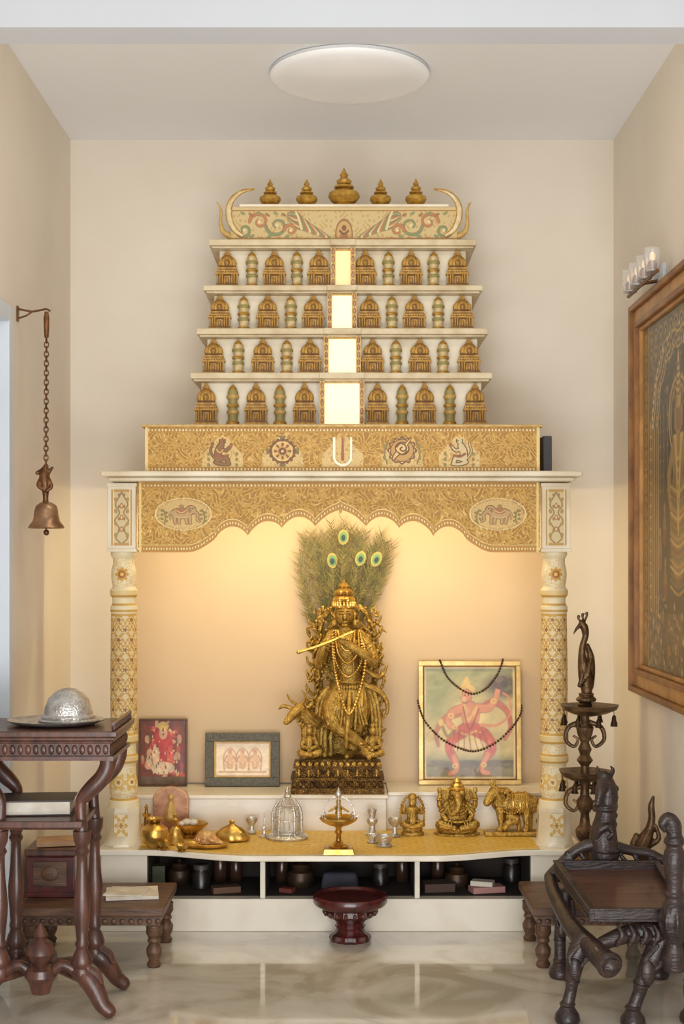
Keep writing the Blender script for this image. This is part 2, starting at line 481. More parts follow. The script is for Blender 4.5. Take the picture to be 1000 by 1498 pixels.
parts.append(grid('platform_inlay',P[::-1],XX,YY,cv.c[::-1],M_v))
parts.append(mk('back_ledge',MB().bb(-.80,X(565,5.38),5.365,5.645,.288,.410).bb(-.80,X(565,5.38)+.006,5.355,5.645,.410,.424)
   .bb(X(565,5.38),.80,5.40,5.645,.288,.416).bb(X(565,5.38)+.006,.80,5.39,5.645,.416,.430),M_marble2,bevel=0.003))
parts.append(mk('niche_panel',MB().bb(-.845,.84,5.63,5.648,.43,1.578),M_niche))
def pillar(cpx):
    dp=5.12; cx=X(cpx,dp); s=dp/F
    raw=[(19,803),(19,812),(15.5,818),(16,826),(18,834),(18.5,842),(17.5,850),(16,858),(20,863),(20,870),(16.5,875),(16.5,883),(19.5,887),(19.5,894),(18.5,897),(19,930),(19.5,980),(19.5,1040),(19,1072),(21,1075),(21,1083),(17.5,1089),(18,1101),(21,1105),(21,1112),(17.5,1118),(18,1132),(20.5,1146),(20.5,1158),(18,1166),(22,1170),(23,1178),(23,1179)]
    pts=[]
    for i in range(len(raw)-1):
        a,b=raw[i],raw[i+1]; k=max(1,int((b[1]-a[1])/1.0))
        for j in range(k): pts.append((a[0]+(b[0]-a[0])*j/k,a[1]+(b[1]-a[1])*j/k))
    pts.append(raw[-1])
    n=161
    th=np.linspace(0,2*pi,n)
    R_=np.array([p[0] for p in pts])*s; PY=np.array([p[1] for p in pts])
    TH,PP=np.meshgrid(th,PY)
    RR=np.repeat(R_[:,None],n,1)
    P=np.stack([cx+RR*np.cos(TH),dp+RR*np.sin(TH),H+(820-PP)*s],-1)
    cv=Cv(TH*19,PP,(226,210,172))
    gold=(196,152,72); g2=(212,176,102); br=(150,100,50)
    A=TH*19
    sh=(PP>899)&(PP<1072)
    cw=2*pi*19/6; ch=29.0
    row=np.floor((PP-899)/(ch/2)); 
    ua=((A/cw+.25+.5*np.mod(row,2))%1-.5)*cw; va=((PP-899)%(ch/2))-ch/4
    rr=np.hypot(ua,va); an=np.arctan2(va,ua)
    cv.f(sh,(214,190,140),.6)
    cv.f(sh&(rr<7.2+1.6*np.cos(an*6)),gold); cv.f(sh&(rr<4.6),(228,208,160)); cv.f(sh&(rr<3.2+1.1*np.cos(an*5)),br)
    lf=np.abs(np.sin(A/cw*pi*2+PP*pi/ch))*np.abs(np.sin(A/cw*pi*2-PP*pi/ch))
    cv.f(sh&(rr>8)&(lf<.22),gold); 
    up=((PP>816)&(PP<860)); lo_=((PP>1116)&(PP<1168))|((PP>1087)&(PP<1104))
    ua2=((A/cw*1.0+.25)%1-.5)*cw
    for yc,rr0 in ((1142,11),):
        r2=np.hypot(ua2,PP-yc); a2=np.arctan2(PP-yc,ua2)
        cv.f((lo_)&(r2<rr0+2.5*np.cos(a2*6)),g2); cv.f(lo_&(r2<5.5),(230,212,168)); cv.f(lo_&(r2<3),br)
    fl=filigree(A,PP,0.8); cv.f((up|lo_)&(fl>0.55),g2)
    cv.f(((PP>863)&(PP<871))|((PP>1075)&(PP<1084))|((PP>1105)&(PP<1112)),(216,188,128),0.9)
    for y_ in (872,884,893,899,1073,1085,1103,1113,1167): cv.f((np.abs(PP-y_)<1.2),gold)
    base=-pi/2+2*pi
    r=np.hypot((TH-base)*19,(PP-840)); an=np.arctan2(PP-840,(TH-base)*19)
    cv.f(r<9.5+1.5*np.cos(an*8),(200,150,62)); cv.f((r<5.5),(156,98,40)); cv.f(r<2.5,(222,182,100))
    shaft=grid('shaft',P,TH,PP,cv.c,M_v)
    zt=Z(706,5.07); zb=Z(805,5.07); hw=20.5*5.07/F
    blk=mk('capital_block',MB().bb(cx-hw,cx+hw,5.07,5.17,zb,zt-.001).bb(cx-hw-.004,cx+hw+.004,5.066,5.174,zb-.006,zb+.006).bb(cx-hw-.004,cx+hw+.004,5.066,5.174,zt-.014,zt-.001),M_marble,bevel=0.0015)
    U,V=pxgrid(cpx-15,cpx+15,716,798,0.5)
    P=flatP(U,V,5.0685); P[...,0]+=cx-X(cpx,5.0685)
    c2=Cv(U-cpx,V,(208,188,142))
    W=np.abs(U-cpx)
    dk=(150,122,74)
    for sg in (-1,1):
        c2.curve([(0,796),(sg*9,786),(sg*3,774),(sg*10,762),(sg*3,750),(sg*9,738),(sg*2,724),(0,719)],1.0,dk)
        for yc in (783,766,748,731): c2.e(sg*8.5,yc,2.4,3.4,(172,138,80),rot=.4*sg); c2.e(sg*4,yc-7,1.6,2.6,dk)
    for yc in (740,757,774): c2.e(0,yc,2.8,4.2,(176,118,58)); c2.e(0,yc,1.3,2.2,(226,196,140))
    c2.f((W>12.8)|(V<719.5)|(V>794.5),(186,146,78)); c2.f((np.abs(W-12)<.6),(230,210,164))
    pan=grid('floral_panel',P,U,V,c2.c,M_v)
    b=MB(); zz=[(24,1179),(25,1186),(24,1190),(25.5,1225),(28,1229),(28,1240.5)]
    b.lathe([(r*s*1.04,Z(y,dp)) for r,y in reversed(zz)],(cx,dp,0),8,ph=pi/8)
    zmin=min(v[2] for v in b.v); b.v=[(v[0],v[1],max(v[2],0.2882) if v[2]>zmin+1e-6 else 0.2882) for v in b.v]
    bs=mk('pillar_base',b,M_marble)
    U,V=pxgrid(cpx-10,cpx+10,1191,1224,0.5)
    P=flatP(U,V,dp-26.6*s); P[...,0]+=cx-X(cpx,dp-26.6*s)
    c3=Cv(U-cpx,V,(226,210,172)); 
    an=np.arctan2(V-1208,(U-cpx)*1.4); rr=np.hypot((U-cpx)*1.4,V-1208)
    c3.f(rr<11+3*np.cos(an*6),(204,164,88)); c3.f(rr<7,(222,200,152)); c3.f(rr<4+1.5*np.cos(an*6),(176,126,58))
    for (ax,ay) in ((-8,1195),(8,1195),(-8,1221),(8,1221)): c3.e(ax,ay,3,3,(206,166,90))
    bp=grid('base_motif',P,U,V,c3.c,M_v)
    root=mk('pillar',MB().bb(cx-.012,cx+.012,dp-.012,dp+.012,.289,zt-.002),M_marble)
    sub(root,shaft,blk,pan,bs,bp)
    return root
parts.append(pillar(181)); parts.append(pillar(810))
parts.append(mk('cornice',MB().bb(X(147,4.99),X(852,4.99),4.985,5.645,1.592,1.612).bb(X(158,5.02),X(840,5.02),5.01,5.645,1.577,1.592),M_marble,bevel=0.006,seg=3))
# valance
ctr=498.0
def low(px):
    a=abs(px-ctr)
    cus=[(38,770),(86,773),(136,784),(184,788)]
    if a>=226: return 808.0
    if a>184:
        t=(a-184)/42.0
        return 788+20*math.sin(t*pi/2)
    if a<=38:
        t=a/38.0
        return 743+27*(t**0.75)-6*math.sin(pi*t)
    for (a0,y0),(a1,y1) in zip(cus,cus[1:]):
        if a0<=a<=a1:
            t=(a-a0)/(a1-a0)
            return y0+(y1-y0)*t-16*math.sin(pi*t)**0.7
    return 808.0
dv=5.075
nx,ny=800,140
U=np.linspace(202,789,nx); lo_=np.array([low(u) for u in U]); T=np.linspace(0,1,ny)
UU,TT=np.meshgrid(U,T); VV=706+(lo_[None,:]-706)*TT
cv=Cv(UU,VV,(190,146,68))
fa,fb_=scrollwork(cv,UU,VV,.50,(182,136,54),(208,168,88),(148,102,38),(226,196,128))
ed=lo_[None,:]-VV
cv.f(ed<10,(174,124,48)); cv.f((np.abs(ed-5)<1.7)&(np.sin(UU*1.5)>0),(236,212,150)); cv.f(np.abs(ed-10.5)<0.9,(222,190,118))
cv.f((VV<714),(176,128,52)); cv.f((np.abs(VV-710)<1.7)&(np.sin(UU*1.2)>0),(236,214,156))
cv.f((np.abs(UU-205)<2)|(np.abs(UU-786)<2),(222,192,126))
for mx,sg in ((268,1),(728,-1)):
    inn=np.hypot((UU-mx)/42,(VV-752)/24)
    cv.f(np.clip((1-inn)/.2,0,1),(196,162,100),.95); cv.f((inn<.9)&(fb_>.5),(210,182,124),.8); cv.f(np.abs(inn-.97)<.03,(226,202,150),.8)
    g1=(176,142,92); g2=(122,86,50)
    def body(e,col):
        cv.e(mx-3*sg,751,15+e,7.5+e,col); cv.e(mx+11*sg,746,7+e,6+e,col); cv.curve([(mx+16*sg,748),(mx+21*sg,753),(mx+20*sg,760),(mx+24*sg,763)],2.0+e,col,1,1.1+e*.6)
        for lx in (-13,-7,4,9): cv.seg(mx+lx*sg,756,mx+(lx+1)*sg,765,2.2+e*.8,col,1,1.8+e*.8)
        cv.curve([(mx-17*sg,748),(mx-20*sg,753),(mx-19*sg,759)],.9+e*.5,col)
    body(.9,g2); body(0,g1)
    cv.e(mx-3*sg,749,11,3.5,(200,168,114),.6,soft=.4); cv.e(mx-3*sg,748,8,4,(160,104,62)); cv.curve([(mx-10*sg,747),(mx-3*sg,750),(mx+4*sg,747)],.7,(222,186,120)); cv.e(mx+9*sg,746,2.6,3.6,(150,112,68)); cv.e(mx+13.5*sg,744,.9,.9,(70,46,30)); cv.e(mx-3*sg,741,3.4,2.8,(150,120,70)); cv.curve([(mx-12*sg,755),(mx-3*sg,758),(mx+6*sg,755)],.6,(226,196,134))
    for fx in (-28,29): 
        cv.curve([(mx+fx*sg,766),(mx+(fx+2)*sg,756),(mx+(fx-1)*sg,746)],.8,(126,108,60))
        for j in range(3): cv.e(mx+(fx+3)*sg,762-j*6,2.4,1.7,(130,120,66)); cv.e(mx+(fx-3)*sg,759-j*6,2.4,1.7,(130,120,66))
P=flatP(UU,VV,dv)
vf=grid('valance_relief',P,UU,VV,cv.c,M_vg)
pf=[(X(u,dv),Z(l,dv)) for u,l in zip(U[::3],lo_[::3])]
poly=pf+[(X(789,dv),1.5768),(X(202,dv),1.5768)]
vb=mk('valance',MB().prism(poly,dv+.0012,dv+.024),M_goldpale)
vl=mk('apex_leaf',MB().lathe([(0.001,0),(0.004,.006),(0.005,.013),(0.003,.020),(0.001,.03)],(X(498,dv),dv-.001,Z(752,dv)),12,sy=0.5),M_goldpale)
sub(vb,vf,vl); parts.append(vb)
# frieze box
df=5.05
fb=mk('frieze_box',MB().bb(X(212,df),X(789,df),df+.0012,5.645,1.6125,1.769).bb(X(207,df),X(793,df),df-.012,5.645,1.769,1.7775),M_goldpale,bevel=0.0015)
U,V=pxgrid(212,789,627,692,0.7)
cv=Cv(U,V,(190,146,70))
fa,fb_=scrollwork(cv,U,V,.52,(182,136,56),(206,166,90),(148,104,42),(224,196,132))
for mx in (325,413,501,588,672):
    r_=np.hypot((U-mx)/30,(V-666)/25)
    pk=(V>636)&(np.abs(U-mx)<(V-634)*.9)
    m_=((r_<1)|((V>666)&(np.abs(U-mx)<30)))&pk
    cv.f(m_,(202,170,108)); cv.f(m_&(fb_>.45),(218,192,138)); cv.f(m_&(fa<-.6),(184,146,80))
br=(116,76,46); lt_=(222,194,140)
ang=np.arctan2(V-662,U-413); rr=np.hypot(U-413,(V-662)*1.06)
cv.f((rr>17)&(rr<24)&(np.cos(ang*4)>0.72),(124,108,62))
cv.f((rr<19.5+1.2*np.cos(ang*16)),br); cv.f((rr<16),(200,162,98)); 
cv.f((rr<16)&(np.cos(ang*8)>0.45),(128,86,52)); cv.f((rr<15)&(rr>12.8),(218,184,120)); cv.f(rr<7.5,(190,146,80)); cv.f(rr<5.5,br); cv.f(rr<2.2,lt_)
cv.r(486.5,490.6,641,672,(238,226,198)); cv.r(511.4,515.5,641,672,(238,226,198))
cv.f((np.abs(np.hypot(U-501,(V-670))-12.4)<2.1)&(V>668),(238,226,198))
cv.seg(501,643,501,674,1.1,(150,88,56),1,2.0)
cv.e(501,687,9,3,(224,202,152))
ang=np.arctan2(V-661,U-588); rr=np.hypot(U-588,(V-661)*1.06)
cv.f((rr>16.5)&(rr<20.5+1.5*np.cos(ang*12)),(120,80,48)); cv.f((rr>17.6)&(rr<19)&(np.cos(ang*12)>0),lt_); cv.f((rr<16.5),(184,142,82))
sh=(212,180,124); bo_=(104,64,40)
cv.e(588,658,10.5,9.5,bo_,rot=.3); cv.curve([(594,652),(598,647),(600,643)],2.6,bo_,1,1.4); cv.curve([(582,664),(577,670),(575,675)],4,bo_,1,1.8)
cv.e(588,658,9,8,sh,rot=.3); cv.curve([(594,652),(598,647),(600,644)],1.6,sh,1,.6); cv.curve([(582,664),(577,670),(575,674)],2.8,sh,1,.8)
cv.curve([(580,656),(585,651),(592,653),(594,659),(589,662),(585,659),(588,656)],.8,bo_); cv.curve([(581,663),(588,667),(595,662)],.8,bo_)
for sg in (-1,1): 
    cv.curve([(588+sg*22,680),(588+sg*26,664),(588+sg*20,646)],.9,(124,110,64))
    for j in range(3): cv.e(588+sg*26,672-j*9,2,3,(136,124,72),rot=.4*sg)
for mx,sg in ((325,1),(672,-1)):
    bodyc=(134,94,54) if sg>0 else (196,176,134)
    def fig(e,col):
        cv.curve([(mx-6*sg,672),(mx-6*sg,662),(mx-2*sg,654)],5+e,col,1,4+e); cv.e(mx-0*sg,647,4+e,4.6+e,col); cv.curve([(mx-7*sg,674),(mx+5*sg,672),(mx+9*sg,680)],3.4+e,col,1,2.4+e)
        cv.curve([(mx-10*sg,678),(mx,681),(mx+10*sg,681)],2.4+e,col,1,1.6+e); cv.curve([(mx-3*sg,658),(mx+5*sg,661),(mx+11*sg,656)],1.8+e,col,1,1.4+e)
        cv.curve([(mx-12*sg,672),(mx-17*sg,662),(mx-14*sg,650)],1.1+e*.7,col)
    fig(1.1,(96,66,40)); fig(0,bodyc)
    cv.curve([(mx-8*sg,666),(mx+0*sg,670),(mx+8*sg,668)],1.5,(138,78,50)); cv.e(mx+13*sg,653,2.5,3.2,(150,92,56)); cv.curve([(mx-3*sg,643),(mx,640),(mx+3*sg,643)],1.4,(216,174,96)); cv.e(mx+2*sg,647,.7,.7,(60,40,28))
    cv.curve([(mx-9*sg,659),(mx-4*sg,664),(mx+1*sg,660)],.8,(216,174,104))
    for j in range(3): cv.e(mx-20*sg,682-j*8,2,2.6,(136,122,72)); cv.e(mx+21*sg,682-j*8,2,2.6,(136,122,72))
for yy in (631,688.5):
    cv.f(np.abs(V-yy)<3.2,(176,128,54)); cv.f((np.abs(V-yy)<1.6)&(np.sin(U*1.25)>0),(238,218,166))
cv.f((np.abs(U-214)<2.2)|(np.abs(U-787)<2.2),(224,194,130))
P=flatP(U,V,df); P[...,2]=1.769-(V-V.min())/(V.max()-V.min())*(1.769-1.6125)
sub(fb,grid('frieze_relief',P,U,V,cv.c,M_vg)); parts.append(fb)

# tower ornaments
s0=5.22/F
def big_orn():
    m=MB()
    def b(x0,x1,y0,y1,z0,z1,mi=0): m.bb(x0*s0,x1*s0,y0*s0,y1*s0,z0*s0,z1*s0,mi)
    b(-17,17,-10,8,0,2.5); b(-15.5,15.5,-9,8,2.5,4.5,1); b(-13,13,-4,8,4.5,16,1)
    for x in (-14.5,-10.5,-7,7,10.5,14.5): m.lathe([(1.7*s0,4.5*s0),(1.1*s0,6.5*s0),(1.1*s0,14*s0),(1.8*s0,16*s0)],(x*s0,-6.5*s0,0),8,0)
    b(-4.5,4.5,-6,4,4.5,14,0); b(-2.8,2.8,-6.6,4,4.5,12.5,1); m.ell((0,-6.8*s0,9*s0),(1.5*s0,1.2*s0,3.4*s0),0,nu=8,nv=6)
    b(-17,17,-10.5,8,16,18); b(-15,15,-8,8,18,19.4,1); b(-15.6,15.6,-9.6,8,19.4,21.4); b(-13.4,13.4,-7.4,8,21.4,22.6,1); b(-13.8,13.8,-8.8,8,22.6,24.6); b(-11.8,11.8,-7,8,24.6,25.8,1)
    for k in range(9): m.ell(((-14.8+3.7*k)*s0,-10.6*s0,18.4*s0),(1.2*s0,1*s0,1.3*s0),0,nu=6,nv=4)
    m.lathe([(11*s0,25.8*s0),(12.8*s0,27.6*s0),(13*s0,31*s0),(11.4*s0,35*s0),(7.6*s0,38.6*s0),(4*s0,40.4*s0),(5.4*s0,42*s0),(2.6*s0,44.6*s0),(0.5*s0,48*s0)],(0,0,0),48,0,sy=0.72,rib=(12,0.07))
    m.ring((0,0,26.4*s0),12.2*s0,.9*s0,1,sy=0.72); m.ring((0,-9.2*s0,30.4*s0),3.6*s0,.8*s0,1,rot=Matrix.Rotation(pi/2,3,'X'),n=14,m=6); m.ell((0,-9.4*s0,30.4*s0),(2.0*s0,1.6*s0,2.4*s0),0,nu=10,nv=6)
    return m
def small_orn():
    m=MB()
    p=lambda a:[(r*s0,z*s0) for r,z in a]
    m.lathe(p([(9.5,0),(9.5,3),(8,4)]),(0,0,0),16,0)
    m.lathe(p([(8,4),(6.6,7),(7.4,12)]),(0,0,0),16,1)
    m.lathe(p([(7.8,12),(9,13.5),(9,15),(8,16)]),(0,0,0),16,2)
    m.lathe(p([(6.8,16),(6,20)]),(0,0,0),16,1)
    m.lathe(p([(8.6,20),(9.4,21.5),(8.6,23)]),(0,0,0),16,0)
    m.lathe(p([(6.6,23),(6.2,26),(7.4,29)]),(0,0,0),16,1)
    m.lathe(p([(8.6,29),(9.6,31),(8.8,33)]),(0,0,0),16,2)
    m.lathe(p([(7.6,33),(7.8,36),(6.2,39)]),(0,0,0),16,1)
    m.lathe(p([(6.4,39),(4.5,42),(3,43),(1,45)]),(0,0,0),16,0)
    return m
bo=big_orn(); so=small_orn()
me_big=None;me_small={}
tiers=[
 ((278,720,545,557),607,(301,374,445,552,621,695),(340,409,588,658),(475,525)),
 ((287,714,480,492),542,(312,384,453,545,614,686),(348,419,579,648),(481,520)),
 ((297,706,417,428),475,(321,391,458,540,606,676),(356,425,573,641),(486,514)),
 ((305,697,350,362),412,(332,401,466,534,601,669),(368,434,568,634),(491,512))]
bd=5.19
parts.append(mk('tower_base',MB().bb(X(270,bd),X(733,bd),bd,5.645,1.7776,1.7776+.016).bb(X(455,bd),X(545,bd),bd-.020,bd,1.7776,1.7776+.014),M_marble,bevel=0.004,seg=3))
zprev=1.7776+.016
M_slab=pm('tower_marble_slab',C(216,200,166),C(192,170,130),rough=.4,scale=14,detail=6,lo=.4,hi=.7)
M_urnb=pm('urn_cream_gold',C(216,198,150),C(186,156,98),rough=.45,scale=60)
for ti,(sl,ob,bigs,smalls,op) in enumerate(tiers):
    d=5.20+.02*ti
    z0=Z(sl[3],d); z1=Z(sl[2],d)
    m=MB()
    wx0,wx1=X(sl[0]+14,d),X(sl[1]-14,d)
    ox0,ox1=X(op[0],d+.02),X(op[1],d+.02)
    m.bb(wx0,ox0,d+.055,5.645,zprev,z0,1); m.bb(ox1,wx1,d+.055,5.645,zprev,z0,1)
    m.bb(X(sl[0],d),X(sl[1],d),d,5.645,z0+.008,z1)
    m.bb(X(sl[0]+4,d),X(sl[1]-4,d),d+.010,5.645,z0,z0+.008)
    m.bb(ox0-.020,ox1+.020,d-.008,d,z0+.008,z1)
    t=mk('tower_tier',m,[M_slab,M_marble],bevel=0.003)
    h=z0-zprev; ks=[]
    for xx in (ox0-.010,ox1+.010):
        fr=MB().bb(xx-.009,xx+.009,d-.002,d+.055,zprev,z0-.0005,0)
        for k in range(5):
            zc=zprev+h*(k+.5)/5
            fr.ell((xx,d-.002,zc),(.006,.004,h/12),1,nu=8,nv=6)
        ks.append(mk('opening_column',fr,[M_goldpale,M_copper]))
    gl=MB().bb(ox0-.001,ox1+.001,d+.03,d+.05,zprev+.004,z0-.006,0)
    gl.bb(ox0-.001,ox1+.001,d+.02,d+.05,z0-.006,z0-.0005,1).bb(ox0-.001,ox1+.001,d+.02,d+.05,zprev+.0005,zprev+.004,1)
    ks.append(mk('light_panel',gl,[M_glowt if ti==3 else M_glow,M_goldpale]))
    for b in bigs:
        if me_big is None:
            o=mk('dome_ornament',bo,[M_orn,M_golddk]); me_big=o.data
        else:
            o=bpy.data.objects.new('dome_ornament',me_big); COL.objects.link(o)
        o.location=(X(b,d+.02),d+.031,zprev)
        o.scale=(1,0.8,(z0-zprev)/(48.5*s0)); ks.append(o)
    key='g' if ti==0 else 'w'
    for b in smalls:
        if key not in me_small:
            o=mk('urn_ornament',so,[M_gold,M_green if ti==0 else M_urnb,M_goldpale if ti==0 else M_green]); me_small[key]=o.data
        else:
            o=bpy.data.objects.new('urn_ornament',me_small[key]); COL.objects.link(o)
        o.location=(X(b,d+.02),d+.031,zprev)
        o.scale=(1,1,(z0-zprev)/(48*s0)); ks.append(o)
    sub(t,*ks); parts.append(t)
    zprev=z1
# crest
dc=5.29
zc0=zprev+.0002; zc1=Z(303,dc)
U,V=pxgrid(338,668,303,347,0.5)
cv=Cv(U,V,(204,180,126))
fl=filigree(U,V,0.5); cv.f(fl>0.5,(190,158,98))
gr=(130,140,96); orr=(186,122,76); cm_=(222,200,148); bn=(150,110,68); dkk=(124,88,54)
for sg in (-1,1):
    for k in range(11):
        x0=503+sg*(22+4.0*k); y0=343-1.2*k
        L=58-4.0*k
        col=[gr,cm_,orr][k%3]
        pts=[(x0,y0),(x0+sg*L*.35,y0-12-k*.6),(x0+sg*L*.75,y0-12-k*1.6),(x0+sg*L*1.05,y0-25+k*.3)]
        cv.curve(pts,2.6,dkk,.6,1.4); cv.curve(pts,2.0,col,.95,.8)
    for (cx_,cy_,r0,col,dr_) in ((98,327,14,gr,1),(124,322,12,orr,-1),(146,333,10,gr,1),(78,333,8,orr,-1)):
        pts=[]
        for j in range(13):
            a=dr_*j*.6; rr_=r0*(1-j/15)
            pts.append((503+sg*(cx_+rr_*math.cos(a)*1.2),cy_+rr_*math.sin(a)))
        cv.curve(pts,2.6,dkk,.6,1.2); cv.curve(pts,1.9,col,.95,.8)
        cv.e(503+sg*cx_,cy_,2.2,2.2,cm_)
    for k in range(7):
        cv.e(503+sg*(70+k*13),344-3*(k%2),4,2.4,[orr,gr][k%2],.9,rot=.5*sg); cv.e(503+sg*(76+k*12),311+2*(k%2),4,2,[gr,bn][k%2],.9,rot=-.4*sg)
cv.e(503,338,13,20,bn); cv.e(503,338,11,17,(198,160,98)); cv.e(503,330,3.4,4,dkk); cv.e(503,341,6,5,(176,120,74)); cv.curve([(497,334),(503,338),(509,334)],1.5,dkk)
cv.f((V<306.5)|(V>344.5),(210,186,134)); cv.f((np.abs(V-307.5)<.8)|(np.abs(V-343.5)<.8),(160,114,56))
P=flatP(U,V,dc)
P[...,2]=zc1-(V-V.min())/(V.max()-V.min())*(zc1-zc0)
cr_b=mk('crest_panel',MB().bb(X(338,dc),X(668,dc),dc+.001,5.5,zc0,zc1).bb(X(350,dc),X(656,dc),dc-.008,5.5,zc1,zc1+.010).bb(X(325,dc),X(685,dc),dc+.02,5.5,zc0,zc0+.012),M_marble,bevel=0.002)
ks=[grid('crest_painting',P,U,V,cv.c,M_v)]
for sg in (-1,1):
    px=lambda a: 503+sg*a
    path=[(*q(px(148),345,dc),.006),(*q(px(160),336,dc),.009),(*q(px(167),321,dc),.011),(*q(px(168),305,dc),.0108),(*q(px(162),291,dc),.0092),(*q(px(149),281,dc),.0064),(*q(px(131),277,dc),.002)]
    pp=cr(path,7)
    hb=MB().tube([p[:3] for p in pp],[p[3] for p in pp],14,flat=0.6)
    ctrp=Vector(q(px(140),312,dc))
    e1=[];e2=[]
    for p in pp:
        v=Vector(p[:3])-ctrp; v.y=0; v.normalize()
        e1.append(Vector(p[:3])+v*p[3]*.95+Vector((0,-.002,0))); e2.append(Vector(p[:3])-v*p[3]*.85+Vector((0,-.004,0)))
    hb.tube(e1,.0026,8,1); hb.tube(e2,.0018,8,1)
    ks.append(mk('horn',hb,[M_horn,M_gold]))
    sc=cr([(*q(px(164),346,dc,.012),.013),(*q(px(177),338,dc,.012),.010),(*q(px(181),324,dc,.012),.007),(*q(px(180),310,dc,.012),.0055),(*q(px(183),299,dc,.012),.0035),(*q(px(187),294,dc,.012),.001)],5)
    ks.append(mk('side_scroll',MB().tube([p[:3] for p in sc],[p[3] for p in sc],12,flat=.7),M_goldpale))
sub(cr_b,*ks); parts.append(cr_b)
def finial(px,w,py0):
    zb=zc1+.0105; h=Z(py0,dc)-zb; r=w/2*dc/F
    pr=[(r*.75,0),(r*.85,h*.04),(r*.55,h*.09),(r*.8,h*.15),(r*1.0,h*.27),(r*.95,h*.36),(r*.6,h*.44),(r*.34,h*.47),(r*.62,h*.50),(r*.60,h*.54),(r*.30,h*.57),(r*.45,h*.62),(r*.48,h*.68),(r*.25,h*.75),(r*.2,h*.78),(r*.28,h*.82),(r*.15,h*.90),(r*.03,h)]
    return mk('finial',MB().lathe(pr,(X(px,dc),dc+.05,zb),28),M_gold)
for a in ((394,32,257),(448,32,257),(503,47,241),(557,32,257),(609,32,256)): parts.append(finial(*a))
parts.append(mk('led_strip',MB().bb(-.66,.64,5.19,5.205,1.566,1.5768),M_led))
thing('home_shrine','cream marble and gold home shrine with scalloped arch and tiered tower','shrine',(CX,5.34,0),parts)
thing('speaker_box','small dark grey plastic box standing on the marble cornice','speaker',(.742,5.3,1.612),
  [mk('casing',MB().bb(X(787,5.3)+.003,X(799,5.3)+.006,5.2,5.38,1.6125,1.752),M_grey,bevel=0.004),
   mk('front_grille',MB().bb(X(787,5.3)+.006,X(799,5.3)+.003,5.196,5.2,1.62,1.745),M_dark)])

# ================================================================ STATUE
d=5.46; s=d/F
def Q(px,py,dy=0,r=None):
    p=q(px,py,d,dy); 
    return p if r is None else (*p,r*s)
zb=.424
base=MB()
base.bb(X(426,d),X(561,d),5.375,5.56,zb+.0005,zb+.022); base.bb(X(430,d),X(557,d),5.385,5.555,zb+.022,zb+.050)
base.bb(X(426,d),X(561,d),5.377,5.56,zb+.050,zb+.062); base.bb(X(433,d),X(554,d),5.39,5.55,zb+.062,zb+.095)
base.bb(X(430,d),X(557,d),5.382,5.555,zb+.095,zb+.108); base.bb(X(438,d),X(550,d),5.395,5.545,zb+.108,zb+.128)
for k in range(9):
    xk=438+k*14
    base.limb([(X(xk,d),5.39,zb+.066,.006),(X(xk,d),5.386,zb+.080,.007),(X(xk,d),5.386,zb+.090,.004)],1,n=8,sub=2)
for k in range(16): base.ell((X(432+k*8.2,d),5.384,zb+.036),(.009,.006,.012),0,nu=8,nv=6)
for k in range(14): base.ell((X(436+k*9,d),5.385,zb+.112),(.010,.008,.011),1,nu=8,nv=6)
s_base=mk('pedestal',base,[M_bronzebase,M_brass],bevel=0)
b=MB()
b.limb([Q(512,1008,-.01,21),Q(511,990,-.012,17),Q(509,972,-.012,16),Q(507,950,-.01,20),Q(506,932,-.005,18),Q(505,920,-.005,10),Q(505,908,-.01,9)],n=16)
b.ell(Q(495,942,-.035),(10*s,9*s,9*s)); b.ell(Q(518,942,-.035),(10*s,9*s,9*s))
b.ell(Q(504,899,-.02),(13.5*s,14*s,16.5*s),rot=Matrix.Rotation(.12,3,'Y'))
b.ell(Q(504,902,-.056),(2.4*s,3.4*s,4.4*s)); b.ell(Q(504,909,-.052),(4.6*s,2.6*s,1.5*s)); b.ell(Q(504,914,-.045),(4.5*s,4*s,3*s))
b.ell(Q(498,896,-.053),(3.4*s,2*s,1.6*s)); b.ell(Q(510,896,-.053),(3.4*s,2*s,1.6*s)); b.ell(Q(498,892,-.054),(4*s,1.6*s,.9*s)); b.ell(Q(510,892,-.054),(4*s,1.6*s,.9*s))
b.ell(Q(490,901,-.015),(3*s,4*s,8*s)); b.ell(Q(518,901,-.015),(3*s,4*s,8*s))
b.ell(Q(489,911,-.02),(4*s,4*s,5*s)); b.ell(Q(519,911,-.02),(4*s,4*s,5*s))
b.limb([Q(486,930,-.01,10),Q(474,950,-.02,9),Q(468,972,-.04,8),Q(470,956,-.08,7),Q(474,944,-.10,5.5)])
b.limb([Q(526,930,-.01,10),Q(541,950,-.02,9),Q(545,968,-.04,8),Q(530,954,-.08,7),Q(500,936,-.10,5.5)])
for hx,hy in ((474,942),(499,934)):
    b.ell(Q(hx,hy,-.10),(5.5*s,4*s,5.5*s))
    for k in range(4): b.limb([Q(hx-4+k*2.8,hy-1,-.105,1.5),Q(hx-4+k*2.8,hy-5,-.112,1.4),Q(hx-4+k*2.8,hy-3+k*.3,-.120,1.2)],n=6,sub=2)
    b.limb([Q(hx+4,hy+2,-.10,1.7),Q(hx+6,hy+4,-.11,1.4)],n=6,sub=2)
b.limb([Q(523,1008,-.01,17),Q(528,1035,-.03,14),Q(524,1058,-.035,11.5),Q(518,1078,-.02,10),Q(515,1096,-.02,8)],n=14)
b.limb([Q(499,1008,-.02,17),Q(484,1034,-.055,14),Q(490,1056,-.075,11.5),Q(512,1072,-.075,9.5),Q(532,1090,-.06,7)],n=14)
b.limb([Q(515,1099,-.02,7),Q(510,1102,-.05,6),Q(507,1103,-.07,4)],n=10)
b.limb([Q(532,1090,-.06,6),Q(537,1098,-.075,5),Q(539,1104,-.085,4)],n=10)
